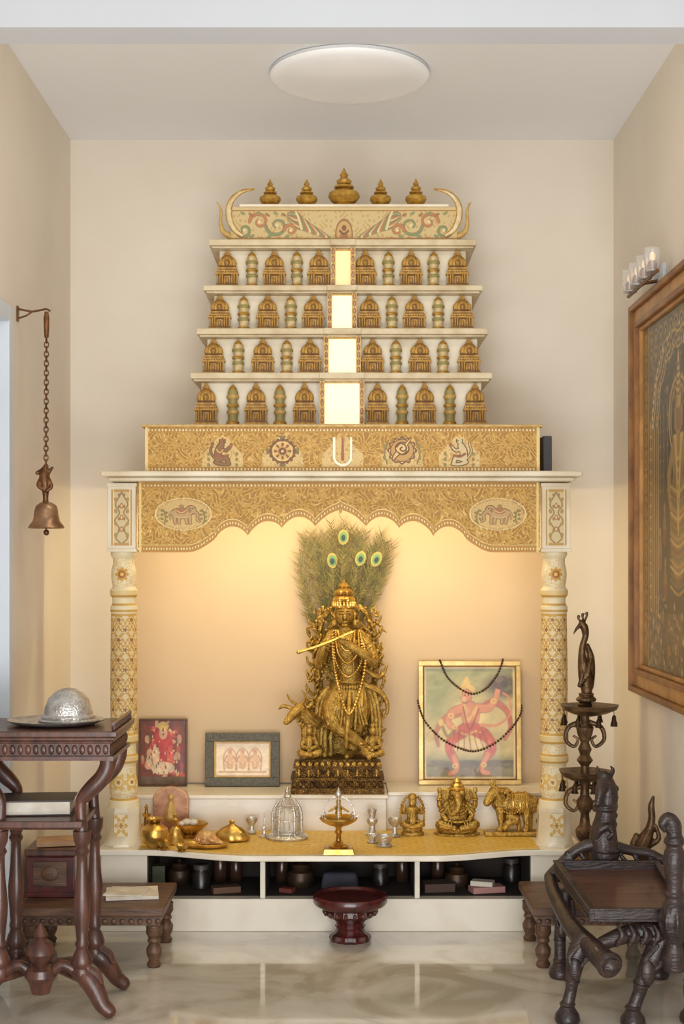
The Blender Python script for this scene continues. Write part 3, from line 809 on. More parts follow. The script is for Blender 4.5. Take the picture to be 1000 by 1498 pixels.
s_body=rem('body',b,M_brassF,.0026,1)
cl=MB()
for k in range(13):
    t=k/12
    cl.limb([Q(492+38*t,1004,-.048-.012*math.sin(pi*t),2.6),Q(487+42*t,1030+6*math.sin(pi*t),-.082,2.6),Q(480+56*t,1056+4*math.sin(pi*t),-.094+.02*t,1.8)],n=8)
for yy,rr_ in ((996,19),(1001,21),(1008,23)): cl.ring(Q(511,yy,-.012),rr_*s,2.4*s,sy=.85)
for k in range(17):
    a=-pi+pi*k/16
    cl.ell((X(511,d)+23*s*math.cos(a),d-.012+20*s*math.sin(a),Z(1014,d)),(1.9*s,2.4*s,5*s),nu=8,nv=6)
cl.limb([Q(532,1000,-.03,5),Q(546,1006,-.03,5),Q(557,1013,-.02,4.4),Q(565,1026,-.02,3.6),Q(566,1040,-.02,2.6),Q(560,1050,-.02,1.8)],n=8)
cl.limb([Q(536,980,-.03,3.6),Q(552,990,-.02,4),Q(561,984,-.01,3),Q(566,972,-.01,1.6)],n=8)
for dx in (0,5,10):
    cl.limb([Q(534+dx,1004,-.03,2.8),Q(542+dx,1030,-.028,3.2),Q(545+dx,1060,-.022,3.2),Q(548+dx*.6,1092,-.02,2.8)],n=8)
    cl.limb([Q(490-dx,1004,-.03,2.8),Q(477-dx,1022,-.028,3.2),Q(472-dx,1050,-.022,3.2),Q(469-dx,1088,-.02,2.8)],n=8)
cl.limb([Q(511,1008,-.06,3.6),Q(510,1035,-.098,4),Q(507,1066,-.110,3.6),Q(506,1088,-.10,2.4)],n=8)
cl.limb([Q(503,1010,-.06,2.2),Q(501,1035,-.094,2.6),Q(498,1058,-.102,2.2)],n=8); cl.limb([Q(519,1010,-.06,2.2),Q(520,1035,-.088,2.6),Q(519,1062,-.088,2.2)],n=8)
for k in range(7): cl.ell(Q(499+k*4,1003,-.068+.0022*abs(k-3)),(2.0*s,2.4*s,3.4*s),nu=8,nv=6)
for (x,y,dy,r_) in ((480,942,-.015,10),(534,942,-.015,10),(471,966,-.05,8.5),(542,962,-.05,8.5),(477,948,-.018,10),(537,948,-.018,10)): cl.ring(Q(x,y,dy),r_*s,1.6*s,rot=Matrix.Rotation(.6 if x<500 else -.6,3,'Y'),n=14,m=6)
for (x,y,dy,r_) in ((516,1088,-.02,9),(519,1082,-.02,9.5),(526,1084,-.065,8.5),(529,1088,-.062,8)): cl.ring(Q(x,y,dy),r_*s,1.4*s,n=14,m=6)
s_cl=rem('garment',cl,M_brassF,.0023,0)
gar=MB()
for (pts,rr) in (([Q(486,924,-.035),Q(488,965,-.075),Q(496,1005,-.10),Q(510,1040,-.115),Q(526,1005,-.10),Q(534,960,-.075),Q(526,924,-.035)],2.5),
             ([Q(494,922,-.045),Q(499,942,-.072),Q(507,950,-.075),Q(516,942,-.072),Q(519,922,-.045)],2.0),
             ([Q(491,922,-.042),Q(494,952,-.075),Q(508,968,-.075),Q(523,952,-.075),Q(524,924,-.04)],2.0),
             ([Q(488,922,-.04),Q(491,965,-.075),Q(509,988,-.078),Q(528,965,-.075),Q(527,924,-.04)],1.9)):
    for p in cr(pts,10): gar.ell(p,rr*s,nu=8,nv=5)
s_gar=mk('garland',gar,M_brass2)
c_=Q(503,890,-.012)
cm2=MB().lathe([(r*s,z*s) for r,z in ((14,0),(16.5,2),(16,5),(12.5,7),(14.5,9),(15.5,13),(13.5,17),(10.5,19),(12.5,22),(13,25),(10.5,28),(7,30),(8.5,33),(6,36),(2.5,38),(.5,41))],c_,28,rib=(12,.07))
for k in range(11):
    a=-pi+pi*k/10
    cm2.ell((c_[0]+16*s*math.cos(a),c_[1]+15*s*math.sin(a),c_[2]+6*s),(2.4*s,2*s,4.6*s),nu=8,nv=6)
crn=mk('crown',cm2,M_brass2)
fl_=mk('flute',MB().limb([Q(438,951,-.12,2.2),Q(470,941,-.118,2.2),Q(516,922,-.112,2.2)],n=10).ell(Q(438,951,-.12),(3.2*s,3.2*s,3.2*s)),M_brass2)
tr=MB()
tr.limb([Q(466,1104,.03,10),Q(461,1060,.03,7),Q(466,1010,.035,7),Q(462,960,.035,6),Q(468,915,.035,5),Q(484,890,.035,4)],n=10)
tr.limb([Q(548,1104,.03,8),Q(553,1060,.03,6),Q(547,1010,.035,5),Q(551,960,.035,5),Q(544,915,.035,5),Q(526,888,.035,4)],n=10)
tr.ell(Q(507,1050,.045),(44*s,.012,58*s)); tr.ell(Q(506,955,.045),(40*s,.010,56*s))
for k in range(420):
    side=-1 if k%2 else 1
    y=random.uniform(888,1092)
    inn=random.uniform(-8,30)
    cxp=(458+inn if side<0 else 554-inn)+(8*side*-1 if y<915 else 0)
    tr.ell(Q(cxp,y,random.uniform(-.015,.028)),(random.uniform(1.4,2.6)*s,3.0*s,random.uniform(2.6,5.4)*s),rot=Matrix.Rotation(random.uniform(-1.3,1.3),3,'Y'),nu=8,nv=6)
for side in(-1,1):
    for k in range(8):
        tr.limb([Q(503+side*(42+k),916+k*20,.02,3.2),Q(503+side*(51+k*.6),909+k*20,.01,2.4),Q(503+side*(55),900+k*20,0,1.3)],n=8)
s_tree=rem('tree_backdrop',tr,M_brassF,.0024,0)
cw=MB()
cw.limb([Q(486,1058,.01,11),Q(468,1057,0,13),Q(454,1053,-.03,13),Q(445,1043,-.05,11),Q(438,1036,-.065,8.5)],n=12)
cw.limb([Q(440,1034,-.06,8.5),Q(430,1041,-.085,7.2),Q(422,1050,-.10,5.4)],n=12); cw.ell(Q(420,1052,-.104),(4.6*s,4*s,4*s)); cw.ell(Q(432,1035,-.083),(2*s,2*s,2*s))
cw.limb([Q(434,1028,-.06,2.6),Q(425,1021,-.065,2.0),Q(420,1012,-.07,1.0)],n=8); cw.limb([Q(443,1027,-.055,2.6),Q(447,1016,-.06,1.8),Q(442,1008,-.06,1.0)],n=8)
cw.limb([Q(428,1034,-.055,2.6),Q(415,1031,-.05,3.2),Q(409,1035,-.05,1.6)],n=8); cw.limb([Q(448,1034,-.05,2.6),Q(457,1028,-.045,2.6)],n=8)
for r0 in (0,1,2):
    for k in range(8): cw.ell(Q(433+k*3.8+r0*3,1048+k*2.0+r0*5,-.074+k*.005+r0*.002),(2.0*s,2.0*s,2.0*s),nu=8,nv=6)
for lx,dy in ((446,-.05),(459,-.03),(476,0),(484,.02)): cw.limb([Q(lx,1062,dy,6.5),Q(lx-1,1080,dy-.005,4.8),Q(lx,1098,dy,4),Q(lx-1,1104,dy-.004,4.8)],n=8)
s_cow=rem('cow_figure',cw,M_brassF,.0024,1)
def seated(name,px,py,dy,k=1.0,mat=M_brassF,vox=.0024):
    m=MB()
    def p(x,y,yy=0,r=None): 
        v=q(px+x*k,py+y*k,d,dy+yy); return v if r is None else (*v,r*s*k)
    m.limb([p(0,-2,0,9),p(0,-14,0,8),p(0,-24,0,9),p(0,-32,0,4)],n=10)
    m.ell(p(0,-38,-.006),(6.5*s*k,6*s*k,7*s*k)); m.ell(p(0,-46,0),(5*s*k,5*s*k,5*s*k))
    m.limb([p(-7,-26,0,4.6),p(-12,-15,-.01,3.8),p(-4,-12,-.03,3)],n=8); m.limb([p(7,-26,0,4.6),p(12,-15,-.01,3.8),p(4,-12,-.03,3)],n=8)
    m.limb([p(-5,-3,0,7),p(-15,-4,-.02,6),p(2,-1,-.035,4)],n=8); m.limb([p(5,-3,0,7),p(15,-4,-.02,6),p(-2,-1,-.03,4)],n=8)
    m.lathe([(16*s*k,0),(18*s*k,3*s*k),(15*s*k,5*s*k)],p(0,3,-.01),16,sy=.7)
    return rem(name,m,mat,vox,1)
s_a1=seated('attendant_figure',453,1101,-.055,.9); s_a2=seated('attendant_figure',544,1101,-.05,.9)
thing('deity_statue','ornate brass flute-playing deity statue with cow on a carved pedestal','statue',(X(494,d),5.46,zb),[s_base,s_body,s_cl,s_gar,crn,fl_,s_tree,s_cow,s_a1,s_a2])

# ================================================================ PEACOCK FEATHERS
dF=5.598
def feather(bx,by,tx,ty,bend,eye,off,dens=5):
    m=MB()
    pts=[]
    for i in range(17):
        t=i/16
        x=bx+(tx-bx)*t+bend*math.sin(pi*t)*0.6; y=by+(ty-by)*t
        pts.append(Vector(q(x,y,dF,off-.012*math.sin(pi*t))))
    m.tube(pts,[.0014-.0009*i/16 for i in range(17)],5,0)
    pp=cr([tuple(p) for p in pts],dens)
    n=len(pp)
    for i in range(int(n*.15),n,1):
        t=i/n
        p=Vector(pp[i]); tg=(Vector(pp[min(i+1,n-1)])-Vector(pp[max(i-1,0)])).normalized()
        side=tg.cross(Vector((0,1,0))).normalized()
        L=(.016+.020*t) if eye else (.014+.018*t)
        for sg in (-1,1):
            jit=random.uniform(.6,1.5)
            e=p+side*sg*L*jit*.66+tg*L*random.uniform(.5,1.7)+Vector((0,random.uniform(-.005,.005),0))
            mid=(p+e)/2-tg*L*.14
            w=tg*.0012
            mi=1 if random.random()<.62 else 5
            m.add([p-w,p+w,mid+w,mid-w,e+w*.3,e-w*.3],[(0,1,2,3),(3,2,4,5)],mi)
    if eye:
        c=Vector(q(tx,ty+8,dF,off-.006)); 
        ang=math.atan2(tx-bx,by-ty)
        R_=Matrix.Rotation(ang,3,'Y')
        m.ell(c,(.021,.0012,.030),2,rot=R_,nu=16,nv=8)
        m.ell(c+Vector((0,-.0014,0)),(.0145,.0012,.021),3,rot=R_,nu=16,nv=8)
        m.ell(c+Vector((0,-.0026,-.002)),(.008,.0012,.012),4,rot=R_,nu=14,nv=8)
    return mk('feather',m,[M_stem,M_barb,M_eye1,M_eye2,M_eye3,M_barb2])
fe=[]
eyes=[(486,812),(527,809),(550,810),(502,778)]
for i,(tx,ty) in enumerate(eyes): fe.append(feather(496+random.uniform(-6,6),940,tx,ty,(tx-496)*.15,True,-.024-.003*i,6))
for i in range(30):
    a=i/29
    tx=437+(573-437)*a; ty=770+abs(tx-499)*.38+random.uniform(-10,18)
    fe.append(feather(494+random.uniform(-10,10),935,tx,ty,(tx-496)*.20,False,random.uniform(-.018,.010)))
for (tx,ty) in ((439,850),(444,872),(450,898),(436,826),(558,850),(565,832),(570,818),(474,850),(526,850),(500,830)):
    fe.append(feather(494+(tx-500)*.1,950,tx,ty,(tx-496)*.14,False,random.uniform(-.014,.008)))
fe.append(mk('binding',MB().lathe([(.012,0),(.014,.02),(.012,.05)],(X(494,dF),dF-.002,Z(955,dF)),12),M_stem))
fe.append(mk('stalk_bundle',MB().tube([(X(494,dF),dF-.002,.4245),(X(494,dF),dF-.003,Z(950,dF))],[.010,.009],10),M_stem))
thing('peacock_feather_bundle','upright fan of green and gold peacock feathers standing behind the statue','feathers',(X(494,dF),dF,.4245),fe)

# ================================================================ PICTURES
def picture(name,label,px0,px1,py0,d,fw,fmat,paint,zb,tilt,inner=None,th=.018,hpx=None):
    sp=d/F
    w=(px1-px0)*sp; h=hpx*sp
    m=MB()
    f=fw*sp
    m.bb(-w/2,w/2,-th,0,0,f); m.bb(-w/2,w/2,-th,0,h-f,h); m.bb(-w/2,-w/2+f,-th,0,f,h-f); m.bb(w/2-f,w/2,-th,0,f,h-f)
    if inner:
        g=f+.004
        for (a,b_,c,e) in ((-w/2+f,w/2-f,f,g),(-w/2+f,w/2-f,h-g,h-f),(-w/2+f,-w/2+g,g,h-g),(w/2-g,w/2-f,g,h-g)): m.bb(a,b_,-th-.001,-.004,c,e,1)
    fr=mk('frame',m,[fmat]+([inner] if inner else [fmat]),bevel=.002)
    bk=mk('backing',MB().bb(-w/2+.002,w/2-.002,-.004,-.0005,.002,h-.002),M_frame4)
    nx=max(40,int((w-2*f)/.0013)); ny=max(40,int((h-2*f)/.0013))
    U,V=np.meshgrid(np.linspace(0,1,nx),np.linspace(0,1,ny))
    P=np.stack([-w/2+f+U*(w-2*f),np.full(U.shape,-.006),h-f-V*(h-2*f)],-1)
    cvs=Cv(U*100,V*100,(200,180,140)); paint(cvs)
    pr=grid('print',P,U,V,cvs.c,M_vp)
    e=thing(name,label,'picture',(0,0,0),[fr,bk,pr])
    e.location=(X((px0+px1)/2,d),d,zb); e.rotation_euler=(-tilt,0,0)
    return e,w,h
def paintA(c):
    c.c[:]=C(120,62,48)
    for k in range(60):
        c.e(random.uniform(3,97),random.uniform(3,97),random.uniform(3,9),random.uniform(3,9),random.choice([(176,54,50),(196,90,76),(210,166,130),(96,54,44),(140,46,42),(196,180,150)]),.8)
    c.e(50,42,22,32,(180,60,54)); c.e(50,20,9,10,(204,160,126)); c.e(50,9,12,7,(210,174,96)); c.e(34,56,8,18,(214,180,146)); c.e(66,58,8,18,(196,86,70)); c.e(50,75,26,10,(210,186,156))
    for k in range(60): c.e(random.uniform(15,85),random.uniform(12,90),random.uniform(1.0,2.4),random.uniform(1.2,3.2),random.choice([(226,196,140),(140,40,40),(216,140,120),(230,210,190),(90,40,34)]),.9)
    c.r(0,100,88,100,(106,86,68)); c.mottle(.25,.15,3); c.blur(1)
def paintB(c):
    c.c[:]=C(230,208,174)
    c.f((c.U<4)|(c.U>96)|(c.V<6)|(c.V>94),(200,164,124))
    for x in (28,50,72):
        c.curve([(x-10,80),(x-11,40),(x,18),(x+11,40),(x+10,80)],1.2,(186,140,104))
        c.e(x,50,6,20,(216,172,128)); c.e(x,28,4,7,(200,146,108)); c.e(x,66,9,10,(222,184,136)); c.curve([(x-6,40),(x-9,54),(x-3,60)],1.5,(196,142,104)); c.curve([(x+6,40),(x+9,54),(x+3,60)],1.5,(196,142,104))
        for k in range(4): c.curve([(x-5,62+4*k),(x,65+4*k),(x+5,62+4*k)],.6,(176,120,84))
    c.r(8,92,82,88,(196,158,120)); c.mottle(.12,.25,5); c.blur(2)
def paintC(c):
    U,V=c.U,c.V
    c.c[:]=C(204,180,120)
    c.f(np.clip(1-V/55,0,1),(146,148,98),.9); c.f(np.clip((V-74)/10,0,1),(116,114,80),.85)
    c.e(18,30,24,28,(134,140,92),.7,soft=.6); c.e(86,18,26,14,(96,74,54),.95,soft=.5); c.e(78,66,24,16,(180,158,104),.7,soft=.6); c.e(48,48,36,38,(220,192,128),.6,soft=.7)
    c.e(50,91,44,9,(128,106,88),.8,soft=.5)
    for k in range(70): c.e(random.uniform(0,100),random.uniform(0,30),random.uniform(2,7),random.uniform(1.5,4),random.choice([(150,152,100),(170,164,110),(126,120,76),(186,170,112)]),.35,soft=.6)
    for k in range(14): c.curve([(random.uniform(0,90),88),(random.uniform(5,95),84),(random.uniform(10,100),90)],1.2,(106,94,74),.6)
    ol=(150,88,62); skin=(206,134,92); sk2=(226,166,116); red=(190,84,58); gld=(216,178,96)
    def both(fn):
        fn(.5,ol)
        fn(0,None)
    def cloth(e,o): c.curve([(62,38),(76,32),(90,40),(94,54),(88,64)],3.2+e,o or (182,100,70),1,1.6+e); c.curve([(38,42),(24,46),(14,58),(16,70)],2.8+e,o or (190,116,78),1,1.2+e)
    both(cloth)
    def legs(e,o):
        c.curve([(45,56),(33,63),(28,72),(33,82)],5.8+e,o or red,1,3.6+e); c.curve([(56,56),(68,62),(74,72),(68,80)],5.8+e,o or red,1,3.6+e)
        c.curve([(33,80),(36,88),(34,93),(28,95)],2.6+e,o or skin,1,1.8+e); c.curve([(69,78),(63,88),(64,93),(70,94)],2.6+e,o or skin,1,1.8+e)
    both(legs)
    def torso(e,o):
        c.e(51,43,9.5+e,11.5+e,o or skin); c.e(51,55,11+e,5.4+e,o or red)
        c.curve([(44,37),(31,41),(27,50),(35,56)],3.6+e,o or skin,1,2.5+e); c.curve([(59,37),(71,37),(78,29),(81,20)],3.6+e,o or skin,1,2.5+e)
        c.e(47,27,5.2+e,6.2+e,o or skin); c.e(44,30,3.2+e,2.8+e,o or sk2)
    both(torso)
    for (a_,b_,rx,ry) in ((47,39,4.5,5),(56,41,4,5),(49,48,5,4)): c.e(a_,b_,rx,ry,sk2,.6,soft=.7)
    for (a_,b_,rx,ry,co) in ((32,68,3,7,(216,116,74)),(71,68,3,7,(216,116,74)),(40,60,4,4,(160,60,46)),(62,61,4,4,(160,60,46)),(54,50,5,4,(170,100,70)),(29,46,2,4,(176,106,72))): c.e(a_,b_,rx,ry,co,.7,soft=.7)
    c.curve([(40,21),(47,17),(54,21)],2.4,gld); c.curve([(44,17),(47,11),(50,17)],2.0,gld,1,1.2); c.e(45,26,.7,.7,(60,36,26)); c.e(49,26,.7,.7,(60,36,26)); c.curve([(43,32),(46,33),(48,31)],.5,ol)
    c.e(84,15,9,6,(96,74,54)); c.e(82,12,5,3,(126,104,76),.8); c.e(87,16,4,3,(74,60,46),.8)
    c.curve([(35,56),(26,62),(20,52)],1.5,(150,116,62)); c.e(19,50,2.8,3.4,gld)
    for (a_,b_,r_) in ((30,44,2.6),(76,31,2.6),(34,88,2.4),(65,87,2.4),(34,54,2.2)): c.ring(a_,b_,r_,r_*.7,.3,gld)
    c.curve([(44,34),(48,48),(58,36)],.8,gld); c.curve([(43,36),(50,56),(60,38)],.7,(150,60,46)); 
    for k in range(11): c.e(41+k*2,59+1.5*math.sin(k*.6),.7,1.0,gld)
    for k in range(7): c.curve([(34+k*5,57),(32+k*6,66),(29+k*7.5,75)],.45,(150,58,42))
    c.curve([(62,52),(80,52),(94,42),(92,28),(86,24)],1.4,skin,1,.7)
    c.f((U<3)|(U>97)|(V<2.4)|(V>97.6),(216,194,140)); c.mottle(.13,.2,8); c.blur(4)
picture('framed_picture','glossy red devotional picture in thin brown frame on marble ledge',203,274,1050,5.58,2.5,M_frame4,paintA,.4245,.05,hpx=98)
picture('framed_picture','small landscape print in a dark beaded frame on the marble ledge',300,409,1070,5.57,13,M_frame3,paintB,.4245,.10,M_frame2,hpx=78)
ePic,wP,hP=picture('framed_picture','tall gold-framed devotional painting of a striding figure on marble ledge',612,762,965,5.575,7,M_frame2,paintC,.4305,.07,M_frame1,hpx=180)
gm=MB(); sp=5.575/F
def gl(px,py,y): return ((px-687)*sp,y,hP-(py-965)*sp)
for pts in ([gl(643,962,-.012),gl(645,968,-.024),gl(654,988,-.025),gl(672,1005,-.027),gl(692,1013,-.027),gl(712,1004,-.025),gl(728,984,-.024),gl(735,966,-.023),gl(736,961,-.010)],
            [gl(611,1020,-.010),gl(613,1032,-.023),gl(622,1054,-.024),gl(645,1078,-.025),(gl(672,1092,-.027)),gl(696,1096,-.027),gl(724,1084,-.026),gl(748,1062,-.025),gl(761,1042,-.023),gl(763,1028,-.010)]):
    pp=[Vector(p) for p in cr(pts,20)]; gm.tube(pp,.0009,5)
    acc=0
    for i in range(1,len(pp)):
        acc+=(pp[i]-pp[i-1]).length
        if acc>.0092: gm.ell(pp[i],(.0046,.0042,.0046),nu=10,nv=6); acc=0
g=mk('bead_garland',gm,M_bead); g.location=ePic.location; g.rotation_euler=ePic.rotation_euler
solo(g,'dark brown bead garland draped in two loops over gold frame','garland')

# right wall big picture
y0w,y1w=5.137,3.88; zt,zbm=2.205,.835; xf=HW-.0005
def frY(m,a0,a1,x0,x1,mi):
    m.bb(x0,x1,y0w-a0,y0w-a1,zbm+a0,zt-a0,mi); m.bb(x0,x1,y1w+a0,y1w+a1,zbm+a0,zt-a0,mi)
    m.bb(x0,x1,y1w+a1,y0w-a1,zt-a1,zt-a0,mi); m.bb(x0,x1,y1w+a1,y0w-a1,zbm+a0,zbm+a1,mi)
m=MB(); frY(m,0,.02,xf-.045,xf,0); frY(m,.02,.065,xf-.030,xf,1); frY(m,.065,.085,xf-.038,xf,0); frY(m,.085,.10,xf-.024,xf,1)
fr=mk('frame',m,[M_frame1,M_frame1b],bevel=.003)
nx,ny=520,560
U,V=np.meshgrid(np.linspace(0,1,nx),np.linspace(0,1,ny))
P=np.stack([np.full(U.shape,xf-.012),y0w-.098-U*(y0w-y1w-.196),zt-.098-V*(zt-zbm-.196)],-1)
c=Cv(U*100,V*120,(92,76,46))
ff=filigree(c.U,c.V,1.5); c.f(ff>.45,(118,98,58),.8); c.f(ff<-.6,(72,62,40))
c.f((c.U<9),(106,88,54)); c.f((np.abs(c.U-9)<.5)|(np.abs(c.U-1.2)<.4),(178,144,82))
for k in range(14):
    y=6+k*8.2
    c.e(5,y,2.6,3.4,(70,60,40)); c.ring(5,y,2.6,3.4,.12,(166,134,78)); c.e(5,y+.6,1.2,2.2,(166,134,80)); c.e(5,y-2,.8,.9,(186,154,98))
for x in (12,15.5,19,81,84.5,88):
    c.r(x-1.0,x+1.0,34,100,(134,108,62)); c.r(x-.3,x+.3,34,100,(170,138,80))
    for k in range(16): c.r(x-1.4,x+1.4,35+k*4,35.8+k*4,(182,150,90))
# nested scalloped arches
for (rx,col) in ((36,(150,120,66)),(34.6,(74,64,42)),(33.4,(176,142,80)),(32.2,(80,68,44)),(30,(136,110,62)),(28.6,(70,60,42)),(27.4,(164,132,74)),(26.2,(62,54,38))):
    th_=np.arctan2(36-c.V,c.U-50); r_=np.hypot((c.U-50)/rx,(c.V-36)/(rx*.86)); sc_=1+.03*np.cos(th_*14)
    c.f((r_<sc_)&(c.V<37),col); c.r(50-rx,50+rx,36,100,col)
for k in range(34):
    a=pi*k/33; c.e(50-35.2*math.cos(a),36-30*math.sin(a),.9,.9,(196,164,100)); c.e(50-28.9*math.cos(a),36-24.8*math.sin(a),.6,.6,(186,154,92))
# small arcade rows above the arch
for row,y in enumerate((5,11)):
    for k in range(12):
        x=13+k*6.8; c.e(x,y,2.4,2.4,(146,118,66)); c.e(x,y+.3,1.7,1.8,(66,56,38)); c.e(x,y+.8,.6,1.0,(170,140,84))
for k in range(11): 
    c.curve([(26+k*4.8,24+abs(k-5)*1.6),(26.4+k*4.8,44),(26+k*4.8,60)],.35,(116,96,58))
    for j in range(6): c.e(26+k*4.8,34+j*5,.5,.5,(160,130,78))
c.ring(50,36,12,13,.05,(176,142,82)); c.ring(50,36,9.5,10.5,.06,(150,120,68)); c.e(50,36,5,6,(150,118,74)); c.e(50,36,3.6,4.6,(128,98,66)); c.curve([(50,30),(50,23),(50,15)],3.4,(176,144,82),1,.6)
for k in range(5): c.curve([(47,28-k*2.4),(50,29-k*2.4),(53,28-k*2.4)],.35,(104,82,48))
c.e(50,50,8,9,(150,122,70),soft=.15); c.e(50,70,11,22,(132,104,62),soft=.15)
c.curve([(43,46),(38,55),(40,64)],2,(150,122,72)); c.curve([(57,46),(62,55),(60,64)],2,(150,122,72))
for k in range(16): c.curve([(40,58+k*2.2),(50,60.5+k*2.2),(60,58+k*2.2)],.45,[(184,152,92),(112,76,52),(100,94,62),(160,130,78)][k%4])
for k in range(7): c.curve([(44+k*.6,42),(50,50+k*4),(56-k*.6,42)],.4,(190,158,96))
for sg in (-1,1):
    for j,(ox,oy) in enumerate(((18,72),(24,80),(17,90))): c.e(50+sg*ox,oy,2.2,6,(130,102,62)); c.e(50+sg*ox,oy-7,1.4,1.7,(150,118,76)); c.e(50+sg*ox,oy+3,2.6,3,(118,72,52))
for k in range(220): c.e(random.uniform(2,98),random.uniform(94,119),random.uniform(.5,1.5),random.uniform(.5,1.3),random.choice([(146,106,76),(166,138,92),(102,100,66),(150,120,74),(116,78,56),(180,156,112)]),.8)
for k in range(90): c.e(random.uniform(10,90),random.uniform(14,34),random.uniform(.5,1.4),random.uniform(.5,1.3),random.choice([(122,104,62),(104,94,58),(146,122,76)]),.5)
c.mottle(.2,.16,11); c.blur(1)
pr=grid('painting',P,U,V,c.c,M_vp)
bk=mk('backing',MB().bb(xf-.008,xf,y1w+.05,y0w-.05,zbm+.05,zt-.05),M_frame4)
thing('wall_picture','large golden-framed devotional painting hanging on the cream wall','picture',(xf,(y0w+y1w)/2,zbm),[fr,pr,bk])
pl=[]
pl.append(mk('bar',MB().tube([(1.005,5.04,2.226),(1.005,4.58,2.226)],.006,10).tube([(1.005,4.8,2.226),(HW-.008,4.8,2.236)],.006,8),M_chain))
for yy in (5.01,4.89,4.77,4.65):
    pl.append(mk('glass_shade',MB().lathe([(.018,.0),(.024,.002),(.027,.03),(.028,.078),(.0255,.078),(.0245,.03),(.020,.008),(.001,.006)],(1.005,yy,2.233),20),M_glass))
    pl.append(mk('bulb_socket',MB().lathe([(.010,0),(.016,.004),(.016,.022),(.011,.030)],(1.005,yy,2.2405),14,0).ell((1.005,yy,2.2405+.043),(.010,.010,.016),1),[M_copper,M_bulb]))
pl.append(mk('wall_plate',MB().bb(HW-.014,HW-.0005,4.72,4.88,2.208,2.28),M_white,bevel=.003))
thing('picture_lamp','wall lamp bar with small clear glass shades above painting','lamp',(HW,4.8,2.22),pl)

# ================================================================ HANGING BELL
d=4.72; s=d/F
bx=X(68,d)
hk=MB().tube([(-HW+.003,d,Z(452,d)),(-HW+.05,d,Z(456,d)),(bx,d,Z(452,d)),(bx+.012,d,Z(455,d))],.0035,8)
hk.tube([(-HW+.003,d,Z(466,d)),(-HW+.03,d,Z(462,d)),(-HW+.05,d,Z(456,d))],.003,8)
hk.bb(-HW+.0005,-HW+.005,d-.012,d+.012,Z(470,d),Z(448,d))
bp=[mk('wall_hook',hk,M_chain)]
ch=MB(); 
zc=Z(456,d); zend=Z(684,d)
ch.lathe([(.006,0),(.010,-.02),(.009,-.06),(.007,-.085)],(bx,d,zc),12)
z=zc-.085; k=0
while z>zend:
    R_=Matrix.Rotation(pi/2,3,'X') if k%2 else (Matrix.Rotation(pi/2,3,'Z')@Matrix.Rotation(pi/2,3,'X'))
    ch.ring((bx-.004*(zc-z),d,z-.008),.0085,.0022,rot=R_,n=14,m=6,sy=1.25,sx=.8)
    z-=.0155;k+=1
bp.append(mk('chain',ch,M_chain))
bx2=bx-.003
fg=MB()
def fp(x,y,yy=0,r=None):
    v=(bx2+x*s,d+yy,Z(y,d)); return v if r is None else (*v,r*s)
fg.limb([fp(0,682,0,3),fp(-2,690,0,7),fp(-1,704,0,8),fp(0,716,0,6),fp(0,728,0,4),fp(0,736,0,5)],n=10)
fg.limb([fp(-4,688,0,4),fp(-12,692,-.004,3)],n=8); fg.limb([fp(3,692,0,4),fp(10,684,0,2)],n=8); fg.limb([fp(-6,700,0,4),fp(-10,710,-.01,3),fp(-4,716,-.012,2.5)],n=8); fg.limb([fp(4,702,0,4),fp(9,712,-.006,3),fp(3,718,-.01,2.5)],n=8)
bp.append(rem('figure_link',fg,M_chain,.0022,1))
bp.append(mk('bell_body',MB().lathe([(r*s,-z_*s) for r,z_ in ((5,-4),(10,-2),(15,2),(17,8),(18,18),(20,25),(25,31),(26.5,34),(25,35),(21,32),(3,28))],fp(1,738),36),M_bell))
bp.append(mk('clapper',MB().tube([fp(1,765),fp(1,776)],.003,8).ell(fp(1,779),(.010,.010,.010)),M_chain))
thing('hanging_bell','brass temple bell on a long bronze chain from wall hook','bell',(-HW,d,Z(460,d)),bp)

# ================================================================ ITEMS ON PLATFORM
zp=.2895
def dz(py): return (H-zp)*F/(py-820)
d=dz(1247); s=d/F; cx=X(495,d)
def L(prof,m=None,**k): return [(r*s,z*s) for r,z in prof]
base=mk('base',MB().box((cx,d,zp+.009+.0003),(44*s,40*s,.018),taper=.92).lathe(L([(14,8),(15,10),(8,14),(4,18),(3.5,26),(6,30),(4,34),(7,40)]),(cx,d,zp),20),M_brass2)
bowl=mk('bowl',MB().lathe(L([(6,38),(16,41),(25,46),(28,50),(27,52),(23,50),(10,45)]),(cx,d,zp),32),M_brass2)
a=MB()
for ph in (0,pi/2):
    pts=[]
    for i in range(21):
        t=pi*i/20
        pts.append((cx+24*s*math.cos(t)*math.cos(ph),d+24*s*math.cos(t)*math.sin(ph),zp+50*s+32*s*math.sin(t)))
    a.tube(pts,.0022,6)
a.lathe(L([(3,80),(5,83),(4,88),(2,91),(.5,96)]),(cx,d,zp),12)
for k in range(8):
    t=2*pi*k/8; a.limb([(cx+26*s*math.cos(t),d+26*s*math.sin(t),zp+52*s,.003),(cx+30*s*math.cos(t),d+30*s*math.sin(t),zp+56*s,.002)],n=6)
arc=mk('arched_frame',a,M_silver)
fig=MB(); fig.limb([(cx,d,zp+50*s,6*s),(cx,d,zp+60*s,5*s),(cx,d,zp+68*s,4*s)],n=8); fig.ell((cx,d,zp+74*s),4*s); fig.limb([(cx-4*s,d,zp+66*s,2*s),(cx-14*s,d,zp+60*s,1.6*s)],n=6); fig.limb([(cx+4*s,d,zp+66*s,2*s),(cx+14*s,d,zp+60*s,1.6*s)],n=6)
fi=rem('figure',fig,M_brassF,.0022,1)
thing('oil_lamp','ornate brass oil lamp with arched frame on the golden platform edge','oil lamp',(cx,d,zp),[base,bowl,arc,fi])
d=dz(1226); s=d/F; cx=X(420,d)
